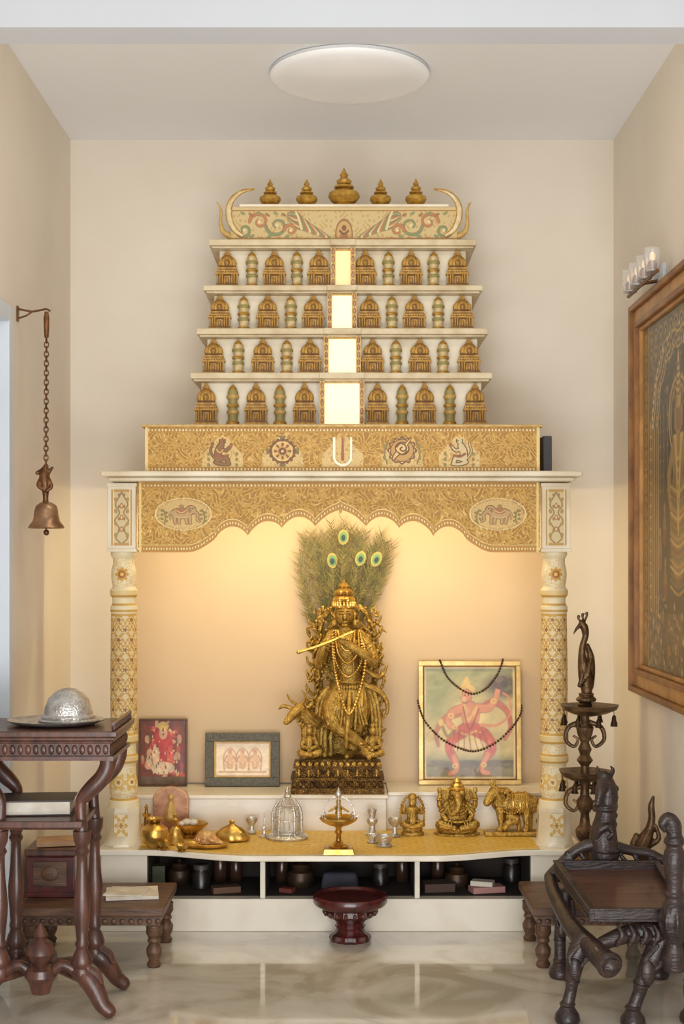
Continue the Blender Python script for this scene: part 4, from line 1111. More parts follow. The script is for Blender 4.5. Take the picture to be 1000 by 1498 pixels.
m=MB().lathe(L([(30,0),(31,3),(27,6),(24,7)]),(cx,d,zp+.0003),32)
cg=MB()
for k in range(9):
    ph=pi*k/9
    pts=[(cx+23*s*(math.cos(pi*i/14))*math.cos(ph),d+23*s*math.cos(pi*i/14)*math.sin(ph),zp+8*s+ (22+ 30*math.sin(pi*i/14))*s if 0<i<14 else zp+7*s) for i in range(15)]
    cg.tube(pts,.0013,5)
for hh_,rr in ((10,23),(28,23),(44,19)): cg.ring((cx,d,zp+hh_*s),rr*s,.0015,n=28,m=6)
cg.lathe(L([(4,58),(6,61),(3,65),(4,68),(1,74)]),(cx,d,zp),12)
thing('ornament_cage','silver filigree dome cage ornament on a round white stand','ornament',(cx,d,zp),[mk('stand',m,M_silver),mk('cage',cg,M_silver),mk('inner_jar',MB().lathe(L([(10,7),(15,14),(16,26),(10,38),(3,44)]),(cx,d,zp),20),M_paper)])
def lt(name,label,cat,px,pyb,prof,mat,n=24,**kw):
    d=dz(pyb); s=d/F
    cxx=X(px,d)
    o=mk(name,MB().lathe([(r*s,z*s) for r,z in prof],(0,0,0),n,**kw),mat)
    o.location=(cxx,d,zp+.0004)
    return solo(o,label,cat)
cand=[(9,0),(10,3),(5,6),(4,14),(8,20),(8,24),(4,26),(6,32),(7,38),(5,38),(2,30)]
lt('candle_holder','small silver candle holder on the platform','candle holder',544,1222,cand,M_silver)
lt('candle_holder','small white silver lamp cup standing near the brass figure','candle holder',577,1224,[(8,0),(9,2),(4,5),(3,14),(9,20),(11,27),(9,27),(3,20)],M_silver)
lt('silver_cup','tiny silver cup on the golden platform','cup',562,1238,[(11,0),(12,2),(8,4),(12,10),(13,16),(11.5,16),(7,7)],M_silver)
lt('silver_cup','tiny silver cup in front of the candle holder','cup',545,1233,[(7,0),(8,2),(5,4),(8,8),(8.5,11),(7,11),(4,6)],M_silver)
lt('silver_cup','tiny silver cup beside the brass leaf dish','cup',368,1220,[(6,0),(7,3),(4,6),(3,12),(8,18),(9,24),(7,24),(3,16)],M_silver)
lt('incense_holder','slim silver incense holder on the golden platform','incense holder',386,1224,[(8,0),(8,2),(3,4),(2,10),(4,12),(1.6,14),(1.2,26),(.4,34)],M_silver)
lt('brass_pot','round polished brass water pot beside the marble pillar','pot',226,1240,[(9,0),(10,2),(17,8),(21,19),(19,28),(11,34),(8,37),(10,41),(13,43),(11,43),(7,38)],M_brass2,32)
lt('brass_bell','small brass hand bell standing on the platform','bell',256,1234,[(14,0),(15,2),(12,7),(9,14),(8,20),(5,24),(2,26),(2.5,32),(4,35),(2,38),(3,42),(1,45)],M_brass2)
lt('brass_cup','small brass cup beside the conch tray','cup',240,1243,[(7,0),(8,2),(6,3),(9,9),(11,13),(9.5,13),(6,6)],M_brass2)
lt('brass_cup','small brass lamp cup in front of the hand bell','cup',266,1246,[(6,0),(7,1.5),(5,3),(9,7),(11,10),(9.5,10),(5,5)],M_brass2)
lt('brass_lamp','small tiered brass lamp standing behind the water pot','oil lamp',214,1226,[(9,0),(10,2),(4,5),(3,14),(8,17),(9,20),(4,20),(3,30),(6,33),(7,36),(3,36),(2,42),(3,45),(.6,50)],M_brass2)
d=dz(1240); s=d/F
def at(px): return X(px,d)
m=MB().lathe([(r*s,z*s) for r,z in ((20,0),(30,2),(34,6),(32.5,6.5),(28,3.5),(5,2.5))],(at(302),d,zp+.0003),36,sy=.55)
solo(mk('brass_tray',m,M_brass2),'shallow oval brass tray holding a small conch shell','tray')
cm=MB()
cm.limb([(at(284),d,zp+.006+9*s,2*s),(at(291),d,zp+.006+10*s,6*s),(at(298),d,zp+.006+11*s,9.5*s),(at(307),d-.002,zp+.006+11*s,10*s),(at(316),d-.006,zp+.006+8*s,6*s),(at(326),d-.010,zp+.006+5*s,2.2*s)],n=16)
for k,(px_,r_) in enumerate(((287,3.8),(291,6),(296,8.4))): cm.ring((at(px_),d,zp+.006+10*s),r_*s,1.6*s,rot=Matrix.Rotation(pi/2,3,'Y'),n=18,m=6)
for k in range(7):
    a=k*.5-.3; cm.ell((at(299),d-9*s*math.cos(a),zp+.006+11*s+9*s*math.sin(a)),(2.4*s,2.4*s,2.4*s),nu=8,nv=5)
cm.limb([(at(302),d-.020,zp+.006+13*s,2.4*s),(at(311),d-.024,zp+.006+10*s,2.6*s),(at(320),d-.018,zp+.006+6*s,1.8*s)],n=8)
solo(rem('conch_shell',cm,pm('shell',C(214,172,110),C(176,116,62),rough=.3,scale=60),.0020,1),'amber and cream conch shell lying on the brass tray','shell')
d=dz(1230);s=d/F
lf=MB().lathe([(r*s,z*s) for r,z in ((20,0),(25,2),(26,5),(22,12),(14,19),(6,23),(3,25),(4,29),(1,31))],(X(339,d),d,zp+.0003),32,sy=.7,rib=(8,.05))
solo(mk('brass_box',lf,M_brass2),'low lidded brass leaf-shaped box with ribbed lid','box')
d=5.245;s=d/F
thing('lotus_bowl','brass lotus bowl with white flowers on the golden platform','bowl',(X(278,d),d,zp),
  [mk('bowl',MB().lathe([(r*s,z*s) for r,z in ((12,0),(14,3),(10,6),(18,12),(24,18),(25,21),(23,20),(12,12))],(X(278,d),d,zp+.0003),32,rib=(10,.06)),M_brass2),
   mk('flowers',MB().ell((X(273,d),d,zp+22*s),(8*s,7*s,5*s)).ell((X(283,d),d-.005,zp+22*s),(7*s,7*s,5*s)).ell((X(266,d),d-.01,zp+20*s),(5*s,5*s,4*s)),M_paper)])
d=5.328;s=d/F
ar=[(X(224,d),zp+.0005),(X(276,d),zp+.0005)]+[(X(250+26*math.cos(t),d),Z(1168,d)+18*s*math.sin(t)) for t in np.linspace(0,pi,16)]
tb=mk('tablet',MB().prism(ar[::1],d,d+.008),M_copper,bevel=.002)
rl=MB()
for i in range(16):
    t=pi*i/15; rl.ell((X(250+22*math.cos(t),d),d-.001,Z(1169,d)+14*s*math.sin(t)),(.0028,.0028,.0028),nu=8,nv=6)
for xx_ in (228,272):
    for k in range(6): rl.ell((X(xx_,d),d-.001,Z(1176+k*7,d)),(.0028,.0028,.0028),nu=8,nv=6)
rl.limb([(X(250,d),d-.002,Z(1195,d),9*s),(X(250,d),d-.002,Z(1182,d),7*s),(X(250,d),d-.002,Z(1174,d),4*s)],n=8); rl.ell((X(250,d),d-.002,Z(1166,d)),4.6*s)
thing('copper_plaque','low arched rose copper plaque standing before the marble ledge','plaque',(X(250,d),d,zp),[tb,mk('relief',rl,M_goldpale)])
def el_figure():
    d=dz(1220); s=d/F; cx=X(668,d); m=MB()
    def p(x,y,yy=0,r=None):
        v=(X(668+x,d),d+yy,Z(y,d)); return v if r is None else (*v,r*s)
    m.ell(p(0,1191,-.01),(18*s,16*s,17*s)); m.ell(p(0,1177,0),(15*s,12*s,13*s))
    m.ell(p(0,1163,-.01),(11.5*s,11*s,11.5*s))
    for sg in (-1,1):
        m.ell(p(15*sg,1163,0),(9*s,2.5*s,11*s)); m.ell(p(6*sg,1158,-.032),(4.5*s,3*s,4*s))
        m.limb([p(13*sg,1176,0,5.5),p(24*sg,1180,-.01,4.6),p(26*sg,1168,-.02,3.8),p(25*sg,1160,-.02,3)],n=8)
        m.limb([p(12*sg,1180,-.01,5.5),p(21*sg,1190,-.02,4.6),p(17*sg,1196,-.04,3.8)],n=8)
        m.limb([p(8*sg,1203,-.01,9),p(25*sg,1204,-.03,8),p(6*sg,1208,-.05,5)],n=10)
        m.ell(p(26*sg,1155,-.02),(3.5*s,2.5*s,5*s)); m.limb([p(5*sg,1168,-.03,2),p(8*sg,1174,-.045,1.2)],n=6)
        m.ring(p(25*sg,1168,-.02),4.6*s,1.3*s,n=12,m=6); m.ring(p(22*sg,1183,-.012),5.5*s,1.3*s,n=12,m=6,rot=Matrix.Rotation(.6*sg,3,'Y'))
        for k in range(4): m.limb([p((8+k*4)*sg,1197,-.048+k*.004,1.2),p((10+k*4.4)*sg,1203,-.056+k*.004,1.4),p((9+k*4)*sg,1209,-.052+k*.004,1.0)],n=6)
    m.limb([p(0,1163,-.03,6.5),p(1,1173,-.05,5.5),p(-2,1182,-.058,4.4),p(-9,1187,-.058,3.4),p(-13,1183,-.058,2.7)],n=10)
    for k in range(11):
        a=pi*k/10; m.ell(p(14*math.cos(a),1178+10*math.sin(a),-.036-.014*math.sin(a)),(1.7*s,1.7*s,1.7*s),nu=8,nv=5)
    m.ring(p(0,1199,-.01),19*s,2.2*s,n=20,m=6,sy=.85)
    body=rem('body',m,M_brassF,.0019,0)
    cr_=mk('crown',MB().lathe([(r*s,z*s) for r,z in ((10,0),(12,3),(9,5),(9.5,8),(6,11),(6.5,13),(3,16),(.5,19))],p(0,1156,0),18,rib=(9,.08)),M_brass2)
    zb0=p(0,1211)[2]-zp
    bs=mk('base',MB().lathe([(33*s,0),(33*s,.006),(28*s,.010),(30*s,zb0+.004)],(cx,d,zp+.0003),28,sy=.62,rib=(18,.03)),M_brassF)
    thing('elephant_headed_figurine','seated brass elephant-headed deity figurine with raised arms','figurine',(cx,d,zp),[body,cr_,bs])
el_figure()
def sm_fig():
    d=dz(1221); s=d/F
    m=MB()
    def p(x,y,yy=0,r=None):
        v=(X(603+x,d),d+yy,Z(y,d)); return v if r is None else (*v,r*s)
    m.limb([p(0,1203,0,9),p(0,1192,0,8),p(0,1183,0,9),p(0,1177,0,4)],n=10); m.ell(p(0,1173,-.005),(6*s,6*s,6.5*s)); m.lathe([(6.5*s,0),(5.5*s,5*s),(2*s,9*s)],p(0,1169,0),12)
    for sg in(-1,1):
        m.limb([p(6*sg,1184,0,3.8),p(13*sg,1188,-.01,3.4),p(12*sg,1178,-.02,2.7)],n=8); m.limb([p(4*sg,1203,0,5.5),p(14*sg,1204,-.02,4.6),p(0,1208,-.03,3.4)],n=8)
    b_=rem('body',m,M_brassF,.0021,1)
    bs=mk('base',MB().lathe([(17*s,0),(17*s,4*s),(14*s,6*s),(15*s,12*s)],(X(603,d),d,zp+.0003),20,sy=.7),M_brassF)
    ar=MB(); pts=[p(17*math.cos(t),1189-25*math.sin(t)*1.0,.012) for t in np.linspace(0,pi,15)]
    ar.tube([p(17,1210,.012)]+pts+[p(-17,1210,.012)],.0038,8)
    for q_ in pts[::1]: ar.ell(q_,.0058,nu=8,nv=6)
    thing('seated_figurine','small seated brass deity figurine under a beaded arch','figurine',(X(603,d),d,zp),[b_,bs,mk('arch',ar,M_brassF)])
sm_fig()
d=dz(1221); s=d/F
def p(x,y,yy=0,r=None):
    v=(X(x,d),d+yy,Z(y,d)); return v if r is None else (*v,r*s)
m=MB()
m.limb([p(776,1177,.0,14),p(765,1175,0,17),p(748,1176,0,17),p(733,1173,0,16),p(727,1164,-.005,11),p(723,1158,-.012,9.5)],n=14)
m.limb([p(723,1158,-.012,9),p(716,1165,-.022,7.5),p(711,1172,-.028,6)],n=10)
m.ell(p(738,1159,0),(9*s,7*s,8*s))
for sg in (-1,1): m.limb([p(723,1151,-.01+sg*.006,2.5),p(719+sg*4,1144,-.01+sg*.012,1.8),p(722+sg*3,1138,-.01+sg*.012,.9)],n=7); m.limb([p(727,1156,-.01+sg*.012,3),p(733,1155,-.01+sg*.028,3)],n=7)
for lx,dy in ((731,-.022),(738,.02),(768,-.022),(775,.02)): m.limb([p(lx,1182,dy*.8,8.5),p(lx,1196,dy,5.5),p(lx+1,1205,dy,4.6),p(lx-1,1212,dy,5.5)],n=8)
m.limb([p(787,1170,0,3),p(790,1186,0,2.5),p(787,1202,0,4)],n=7)
m.limb([p(745,1192,-.03,8),p(754,1197,-.034,6.5),p(742,1201,-.036,6),p(737,1208,-.036,4.5)],n=8); m.limb([p(757,1200,-.03,4),p(757,1212,-.03,3)],n=8)
cb=rem('body',m,M_brassF,.0023,1)
ba=mk('base',MB().bb(X(708,d),X(790,d),d-.035,d+.03,zp+.0003,zp+.016),M_brassF,bevel=.003)
dec=MB()
for xx_ in (748,758,768): dec.ring(p(xx_,1176,0),18*s,1.5*s,rot=Matrix.Rotation(pi/2,3,'Y'))
dec.ring(p(730,1167,0),14*s,2.2*s,rot=Matrix.Rotation(1.0,3,'Y'))
for k in range(12):
    a=pi*k/11; dec.ell(p(745+14*math.cos(a),1177+10*math.sin(a),-.045),(.004,.004,.004),nu=8,nv=5)
thing('cow_figurine','brass standing cow figurine with nursing calf and garlands','figurine',(X(748,d),d,zp),[cb,ba,mk('garland',dec,M_brass2)])
# clutter in the open compartments
M_amber=pm('amber_glass',C(78,52,38),C(50,36,28),rough=.2)
M_lidm=pm('dull_lid',C(92,84,80),C(70,64,60),rough=.5,metal=.3)
M_potd=pm('tarnished_pot',C(84,62,44),C(52,40,32),rough=.45,metal=.5,scale=20)
def jarA(): return MB().lathe([(.030,0),(.034,.004),(.034,.055),(.026,.066),(.026,.07)],(0,0,0),20,0).lathe([(.029,.070),(.029,.085),(.026,.088)],(0,0,0),20,1)
def jarB(): return MB().lathe([(.040,0),(.046,.010),(.050,.03),(.044,.052),(.030,.06),(.034,.066),(.038,.068)],(0,0,0),24,0).lathe([(.036,.068),(.030,.078),(.008,.084),(.010,.092),(.002,.096)],(0,0,0),20,1)
def jarC(): return MB().lathe([(.022,0),(.024,.003),(.024,.08),(.012,.098),(.010,.115)],(0,0,0),18,0).lathe([(.012,.115),(.012,.128)],(0,0,0),14,1)
proto={'A':(jarA,M_dark,M_lidm,'dark glass jar with dull lid inside the open shelf','jar','storage_jar'),'B':(jarB,M_potd,M_potd,'dark lidded brass pot inside the open shelf','pot','lidded_pot'),'C':(jarC,M_amber,M_dark,'amber glass bottle inside the open shelf','bottle','bottle')}
made={}
for i,(px,yy,kd) in enumerate(((262,5.28,'B'),(294,5.19,'A'),(322,5.31,'C'),(345,5.31,'C'),(412,5.30,'C'),(440,5.22,'B'),(556,5.24,'A'),(588,5.30,'C'),(640,5.30,'C'),(668,5.22,'B'),(748,5.30,'A'))):
    f_,ma,mb_,lab,cat,nm=proto[kd]
    if kd not in made:
        o=mk(nm,f_(),[ma,mb_]); made[kd]=o
    else: o=dup(made[kd])
    o.location=(X(px,yy),yy,.1157); sc=1+.06*((i*7)%3-1); o.scale=(sc,sc,sc)
    solo(o,lab,cat,nm.replace('_',' ')+'s under the platform')
def boxy(name,label,cat,px,yy,sz,rz,mat,z=.1157):
    o=mk(name,MB().box((0,0,sz[2]/2),sz),mat,bevel=.0015); o.location=(X(px,yy),yy,z); o.rotation_euler=(0,0,rz); return solo(o,label,cat)
boxy('incense_box','small brown incense box lying in the open shelf','box',330,5.13,(.10,.05,.022),.3,pm('brown_card',C(104,74,52),rough=.7))
boxy('incense_box','dull green incense packet leaning in the open shelf','box',232,5.16,(.045,.045,.09),.1,pm('green_card',C(70,74,54),rough=.7))
boxy('match_box','small dull red match box in the open shelf','box',420,5.13,(.05,.035,.016),-.4,pm('red_card',C(112,48,40),rough=.7))
boxy('folded_cloth','folded brown cloth lying on the open shelf','cloth',640,5.16,(.11,.08,.03),.15,pm('brown_cloth',C(84,64,54),rough=.8))
solo(mk('paper_packet',MB().box((X(712,5.12),5.13,.1157+.012),(.12,.06,.022),rot=Matrix.Rotation(.25,3,'Z')),pm('pink_paper',C(180,132,124),rough=.7),bevel=.002),'small pink paper packet on the open shelf','packet')
solo(mk('paper_packet',MB().box((X(706,5.11),5.125,.1157+.0335),(.08,.045,.018),rot=Matrix.Rotation(-.3,3,'Z')),M_paper,bevel=.002),'small white paper packet stacked on the pink one','packet')
solo(mk('cloth_bundle',MB().box((X(497,5.17),5.20,.1157+.03),(.14,.08,.06),taper=.85),pm('blue_grey_cloth',C(62,62,74),C(46,46,58),rough=.8),bevel=.012,seg=4),'folded blue-grey cloth bundle in the open shelf','cloth')

# ================================================================ LACQUER STOOL
d=4.92; s=d/F; cx=X(512,d)
tp=mk('top',MB().lathe([(36*s,46*s),(44*s,49*s),(52*s,53*s),(54.5*s,57*s),(54.5*s,64*s),(53*s,67*s),(49*s,67*s),(47*s,63*s),(5*s,62*s)],(cx,d,0),56),M_lac)
ft=MB().lathe([(28*s,0),(30*s,4*s),(28*s,9*s),(22*s,12*s),(19*s,17*s),(22*s,21*s),(19*s,25*s),(24*s,31*s),(34*s,36*s),(38*s,40*s),(36*s,47*s)],(cx,d,0.0003),48,rib=(14,.04))
for k in range(18):
    t=2*pi*k/18; ft.ell((cx+38*s*math.cos(t),d+38*s*math.sin(t),42*s),(.007,.007,.010),1,nu=8,nv=6)
bs=mk('pedestal',ft,[M_lac,M_wood])
thing('lacquer_stool','small round maroon lacquered pedestal stool on the marble floor','stool',(cx,d,0),[tp,bs])

# ================================================================ LOW STOOLS
def lowstool(name,label,x0,x1,y0,y1,h):
    ps=[]
    ps.append(mk('seat',MB().bb(x0,x1,y0,y1,h-.028,h).bb(x0+.015,x1-.015,y0+.015,y1-.015,h-.06,h-.028),M_wood3,bevel=.005))
    nm=MB()
    k=int((x1-x0)/.03)
    nm.bb(x0+.013,x1-.013,y0+.012,y0+.015,h-.058,h-.030)
    for i in range(k+1):
        xx=x0+.02+(x1-x0-.04)*i/k
        nm.ell((xx,y0+.012,h-.045),(.010,.005,.010),nu=8,nv=6)
    ps.append(mk('carved_apron',nm,M_wood3))
    hl=h-.06
    pr=[(.020,0),(.024,hl*.08),(.016,hl*.16),(.024,hl*.30),(.026,hl*.42),(.016,hl*.55),(.022,hl*.62),(.018,hl*.7),(.026,hl*.8),(.026,hl)]
    l0=None
    for (a,b_) in ((x0+.035,y0+.035),(x1-.035,y0+.035),(x0+.035,y1-.035),(x1-.035,y1-.035)):
        if l0 is None: l0=mk('leg',MB().lathe(pr,(0,0,0),16),M_wood3); o=l0
        else: o=dup(l0)
        o.location=(a,b_,.0002); ps.append(o)
    return thing(name,label,'stool',((x0+x1)/2,(y0+y1)/2,0),ps)
lowstool('low_stool','low carved teak stool with turned legs beside the shrine',-1.03,-.566,4.56,4.93,.195)
lowstool('low_stool','low worn teak stool with turned legs under the oil lamp',.608,1.03,4.56,4.95,.195)
solo(mk('newspaper',MB().box((X(192,4.72),4.74,.1955+.006),(.17,.15,.011),rot=Matrix.Rotation(.15,3,'Z')).box((X(185,4.72),4.73,.2065+.003),(.13,.12,.006),rot=Matrix.Rotation(-.1,3,'Z')),M_paper,bevel=.001),'folded papers lying flat on the low teak stool','papers')
cxs=-.955; 
ct=mk('body',MB().bb(-1.035,-.875,4.70,4.90,.1955,.33).bb(-1.04,-.87,4.695,4.905,.1955,.215),M_lac,bevel=.004)
cl_=mk('lid',MB().bb(-1.04,-.87,4.695,4.905,.33,.355),M_wood,bevel=.006)
cl2=mk('carved_panel',MB().bb(-1.01,-.90,4.694,4.70,.235,.315).ell((-.955,4.694,.275),(.03,.006,.025)),M_wood3,bevel=.002)
thing('wooden_chest','small dark red carved wooden chest on the low stool','chest',(cxs,4.8,.1955),[ct,cl_,cl2])
solo(mk('book',MB().box((-.95,4.78,.3555+.010),(.13,.10,.018),rot=Matrix.Rotation(.2,3,'Z')),pm('tan_cover',C(190,150,110),C(150,110,76),rough=.6),bevel=.002),'tan book resting on the red wooden chest lid','book')

# ================================================================ LEFT CONSOLE TABLE
tx0,tx1=-1.052,-.632; ty0,ty1=4.03,4.38; TZ=.82
tm=(tx0+tx1)/2
top=mk('table_top',MB().bb(tx0,tx1,ty0,ty1,TZ-.018,TZ).bb(tx0+.008,tx1-.008,ty0+.008,ty1-.008,TZ-.028,TZ-.018).bb(tx0+.014,tx1-.014,ty0+.014,ty1-.014,TZ-.036,TZ-.028),M_wood,bevel=.004,seg=3)
apm=MB().bb(tx0+.022,tx1-.022,ty0+.022,ty1-.022,TZ-.072,TZ-.036).bb(tx0+.012,tx1-.012,ty0+.012,ty1-.012,TZ-.084,TZ-.072)
for i in range(17):
    xx=tx0+.035+(tx1-tx0-.07)*i/16; apm.ell((xx,ty0+.021,TZ-.054),(.008,.005,.014),nu=8,nv=6)
    yy=ty0+.035+(ty1-ty0-.07)*i/16; apm.ell((tx1-.021,yy,TZ-.054),(.005,.008,.014),nu=8,nv=6)
apr=mk('apron',apm,M_wood)
gal=MB()
for i in range(15):
    yy=ty0+.02+(ty1-ty0-.04)*i/14; gal.lathe([(.004,0),(.006,.006),(.004,.012),(.006,.018)],(tx1-.012,yy,TZ),8)
gal.tube([(tx1-.012,ty0+.01,TZ+.020),(tx1-.012,ty1-.01,TZ+.020)],.005,8)
galo=mk('gallery_rail',gal,M_wood)
SH=Z(1198,4.10)
tparts=[top,apr,galo]
tparts.append(mk('shelf',MB().bb(tx0+.02,-.735,ty0+.03,ty1-.03,SH-.020,SH).bb(tx0+.03,-.742,ty0+.04,ty1-.04,SH-.026,SH-.020),M_wood,bevel=.004))
def tleg(cx,cy,sg):
    m=MB()
    zt=TZ-.084
    pp=cr([(cx+sg*.074,cy,zt-.001,.024),(cx+sg*.072,cy,zt-.024,.023),(cx+sg*.058,cy,zt-.055,.024),(cx+sg*.030,cy,zt-.085,.024),(cx+sg*.006,cy,zt-.110,.020),(cx-sg*.004,cy,zt-.135,.016),(cx,cy,SH-.04,.017)],7)
    m.tube([p[:3] for p in pp],[p[3] for p in pp],14)
    h0=Z(1205,4.10)-.02; h1=.13
    L_=h0-h1
    pr=[(.020,0),(.028,L_*.03),(.030,L_*.07),(.024,L_*.12),(.016,L_*.16),(.020,L_*.19),(.016,L_*.22),(.019,L_*.30),(.023,L_*.40),(.024,L_*.48),(.021,L_*.56),(.017,L_*.66),(.015,L_*.76),(.015,L_*.82),(.022,L_*.85),(.016,L_*.88),(.024,L_*.93),(.026,L_)]
    m.lathe(pr,(cx,cy,h1),28)
    m.lathe([(.026,-.02),(.030,.0),(.024,.012)],(cx,cy,h1),20)
    dy=-.5 if cy<4.2 else .5
    m.limb([(cx-sg*.004,cy,.125,.026),(cx+sg*.020,cy+dy*.01,.106,.030),(cx+sg*.044,cy+dy*.03,.072,.027),(cx+sg*.062,cy+dy*.05,.040,.023),(cx+sg*.082,cy+dy*.06,.022,.020)],n=14,sub=6)
    m.limb([(cx+sg*.02,cy-.014,.140,.012),(cx+sg*.046,cy-.014,.122,.012),(cx+sg*.056,cy-.014,.10,.009)],n=8)
    return mk('leg',m,M_wood)
for cx in (X(120,4.10),X(120,4.10)-.236):
    for cy in (ty0+.07,ty1-.07):
        tparts.append(tleg(cx,cy,1 if cx>-.85 else -1))
zs=.115
st=MB()
xa,xb=X(120,4.10)-.236,X(120,4.10); ya,yb=ty0+.07,ty1-.07; xm,ym=(xa+xb)/2,(ya+yb)/2
for a,b_ in (((xa,ya),(xb,yb)),((xb,ya),(xa,yb))):
    st.tube([(a[0],a[1],zs-.01),(xm,ym,zs+.005),(b_[0],b_[1],zs-.01)],.014,10)
st.tube(cr([(xa,ya,zs),(xa+.06,ya,zs+.03),(xm,ya,zs-.02),(xb-.06,ya,zs+.03),(xb,ya,zs)],5),.016,10)
st.lathe([(.026,-.03),(.034,.0),(.046,.02),(.042,.04),(.024,.052),(.028,.06),(.042,.085),(.035,.11),(.016,.125),(.022,.135),(.014,.15),(.002,.17)],(xm,ya,zs-.02),28)
tparts.append(mk('stretcher',st,M_wood))
thing('console_table','carved mahogany side table with turned legs and lower shelf','table',(tm,(ty0+ty1)/2,0),tparts)
d=4.20; zt=TZ+.0005
cx=X(97,d)
solo(mk('silver_tray',MB().lathe([(.09,0),(.115,.003),(.138,.012),(.142,.016),(.135,.016),(.115,.008),(.01,.006)],(X(82,d),d,zt),48,sy=.9,rib=(24,.012)),M_silver),'round embossed silver tray on the carved side table','tray')
dm=mk('dome',MB().lathe([(.078,0),(.079,.006),(.071,.012),(.068,.03),(.059,.055),(.042,.073),(.020,.085),(.003,.088)],(cx+.006,d,zt+.020),48),M_silver)
rm=mk('rim',MB().lathe([(.076,0),(.086,.002),(.090,.006),(.085,.011),(.079,.010)],(cx+.006,d,zt+.0092),48),M_silver)
thing('silver_dish','engraved silver dish with domed lid resting on the tray','dish',(cx,d,zt+.009),[dm,rm])
solo(mk('red_pouch',MB().ell((-1.015,4.10,zt+.016),(.028,.035,.016)).ell((-1.0,4.09,zt+.022),(.018,.02,.012)),pm('red_cloth',C(150,30,36),rough=.7)),'small red cloth pouch on the carved table','pouch')
z=SH+.0005
bk=mk('book',MB().bb(-.115,.115,-.075,.075,0,.004,0).bb(-.113,.108,-.073,.071,.004,.040,1).bb(-.115,.115,-.075,.075,.040,.045,0).bb(-.115,-.109,-.075,.075,.004,.040,0),[pm('dark_book_cover',C(66,52,50),rough=.5),M_paper],bevel=.001)
bk.location=(-.90,4.215,z); bk.rotation_euler=(0,0,.08)
solo(bk,'dark-covered book with pale pages lying on the table shelf','book')

# ================================================================ TALL OIL LAMP
d=4.78; s=d/F; cx=X(855,d); zb=.1953
def hh(py): return Z(py,d)
lam=[]
stm=[(30,zb),(31,hh(1296)),(26,hh(1288)),(14,hh(1280)),(9,hh(1272)),(26,hh(1262)),(30,hh(1256)),(18,hh(1250)),(9,hh(1244)),(7,hh(1232)),(13,hh(1224)),(14,hh(1214)),(8,hh(1206)),(6,hh(1190)),(11,hh(1182)),(13,hh(1172)),(7,hh(1164)),(6,hh(1150)),(10,hh(1142)),(7,hh(1134)),(6,hh(1120)),(12,hh(1112)),(7,hh(1104)),(10,hh(1096)),(6,hh(1086)),(11,hh(1074)),(13,hh(1064)),(7,hh(1056)),(6,hh(1044)),(11,hh(1030)),(6,hh(1024))]
lam.append(mk('stem',MB().lathe([(r*s,z) for r,z in stm],(cx,d,0),24),M_bronze))
for cy,rr in ((1036,42),(1132,38)):
    ccx=cx+(6*s if cy<1100 else 0)
    lam.append(mk('oil_tray',MB().lathe([(6*s,hh(cy+12)),(rr*.6*s,hh(cy+8)),(rr*.92*s,hh(cy+2)),(rr*s,hh(cy-5)),(rr*.95*s,hh(cy-5)),(rr*.6*s,hh(cy+1)),(5*s,hh(cy+2))],(ccx,d,0),40,rib=(5,.05)),M_bronze))
    for k in range(8):
        t=2*pi*k/8+.2
        x=ccx+(rr-3)*s*math.cos(t); y=d+(rr-3)*s*math.sin(t)
        lam.append(mk('hanging_bell',MB().tube([(x,y,hh(cy)),(x,y,hh(cy+13))],.0012,5).lathe([(1.5*s,0),(3*s,-3*s),(3.6*s,-8*s),(5.5*s,-13*s),(1*s,-12*s)],(x,y,hh(cy+11)),10),M_bronze))
for sg in(-1,1):
    for y0_ in (1056,1150): 
        pts=cr([(cx+sg*6*s,d,hh(y0_)),(cx+sg*24*s,d,hh(y0_+8)),(cx+sg*28*s,d,hh(y0_+26)),(cx+sg*16*s,d,hh(y0_+36)),(cx+sg*10*s,d,hh(y0_+26)),(cx+sg*17*s,d,hh(y0_+20))],5)
        lam.append(mk('scroll_arm',MB().tube(pts,[4.0*s-2.4*s*i/len(pts) for i in range(len(pts))],8),M_bronze))
pk=MB()
def pp_(x,y,yy=0,r=None):
    v=(X(x,d),d+yy,Z(y,d)); return v if r is None else (*v,r*s)
pk.limb([pp_(858,1012,0,8),pp_(856,994,0,10),pp_(853,976,0,8.5),pp_(851,960,0,6),pp_(852,944,0,4.8),pp_(856,930,0,4.8),pp_(854,918,-.004,6),pp_(850,912,-.006,5)],n=12)
pk.limb([pp_(848,914,-.006,3.6),pp_(842,920,-.01,2.2),pp_(838,927,-.01,1)],n=8)
for x0,x1,yy in ((848,846,906),(852,852,903),(857,858,901)): pk.limb([pp_(853,912,0,2.2),pp_(x1,yy,0,1.8),pp_(x1,yy-4,0,2.6)],n=6)
pk.limb([pp_(860,1004,.01,9),pp_(864,984,.02,8),pp_(865,962,.025,6),pp_(861,945,.03,3.5)],n=10)
for k in range(5): pk.limb([pp_(846+k*3,1002-k*4,-.018,3.4),pp_(850+k*3.4,986-k*5,-.020+k*.004,2.6)],n=6)
pk.lathe([(14*s,0),(15*s,4*s),(10*s,8*s),(12*s,12*s)],pp_(857,1026),18)
lam.append(rem('peacock_finial',pk,M_bronze,.0024,1))
thing('standing_oil_lamp','tall dark bronze tiered oil lamp with peacock finial and tiny bells','oil lamp',(cx,d,zb),lam)
d=4.72; s=d/F
m=MB()
m.limb([pp_(940,1256,0,13),pp_(938,1240,0,14),pp_(944,1226,0,11),pp_(950,1212,0,7),pp_(953,1196,0,5.5),pp_(952,1180,0,5),pp_(955,1166,0,2.4)],n=10)
m.limb([pp_(936,1250,0,8),pp_(926,1238,0,6),pp_(930,1222,0,4)],n=8); m.limb([pp_(948,1236,-.01,5),pp_(962,1226,-.01,4),pp_(958,1208,-.01,3)],n=8)
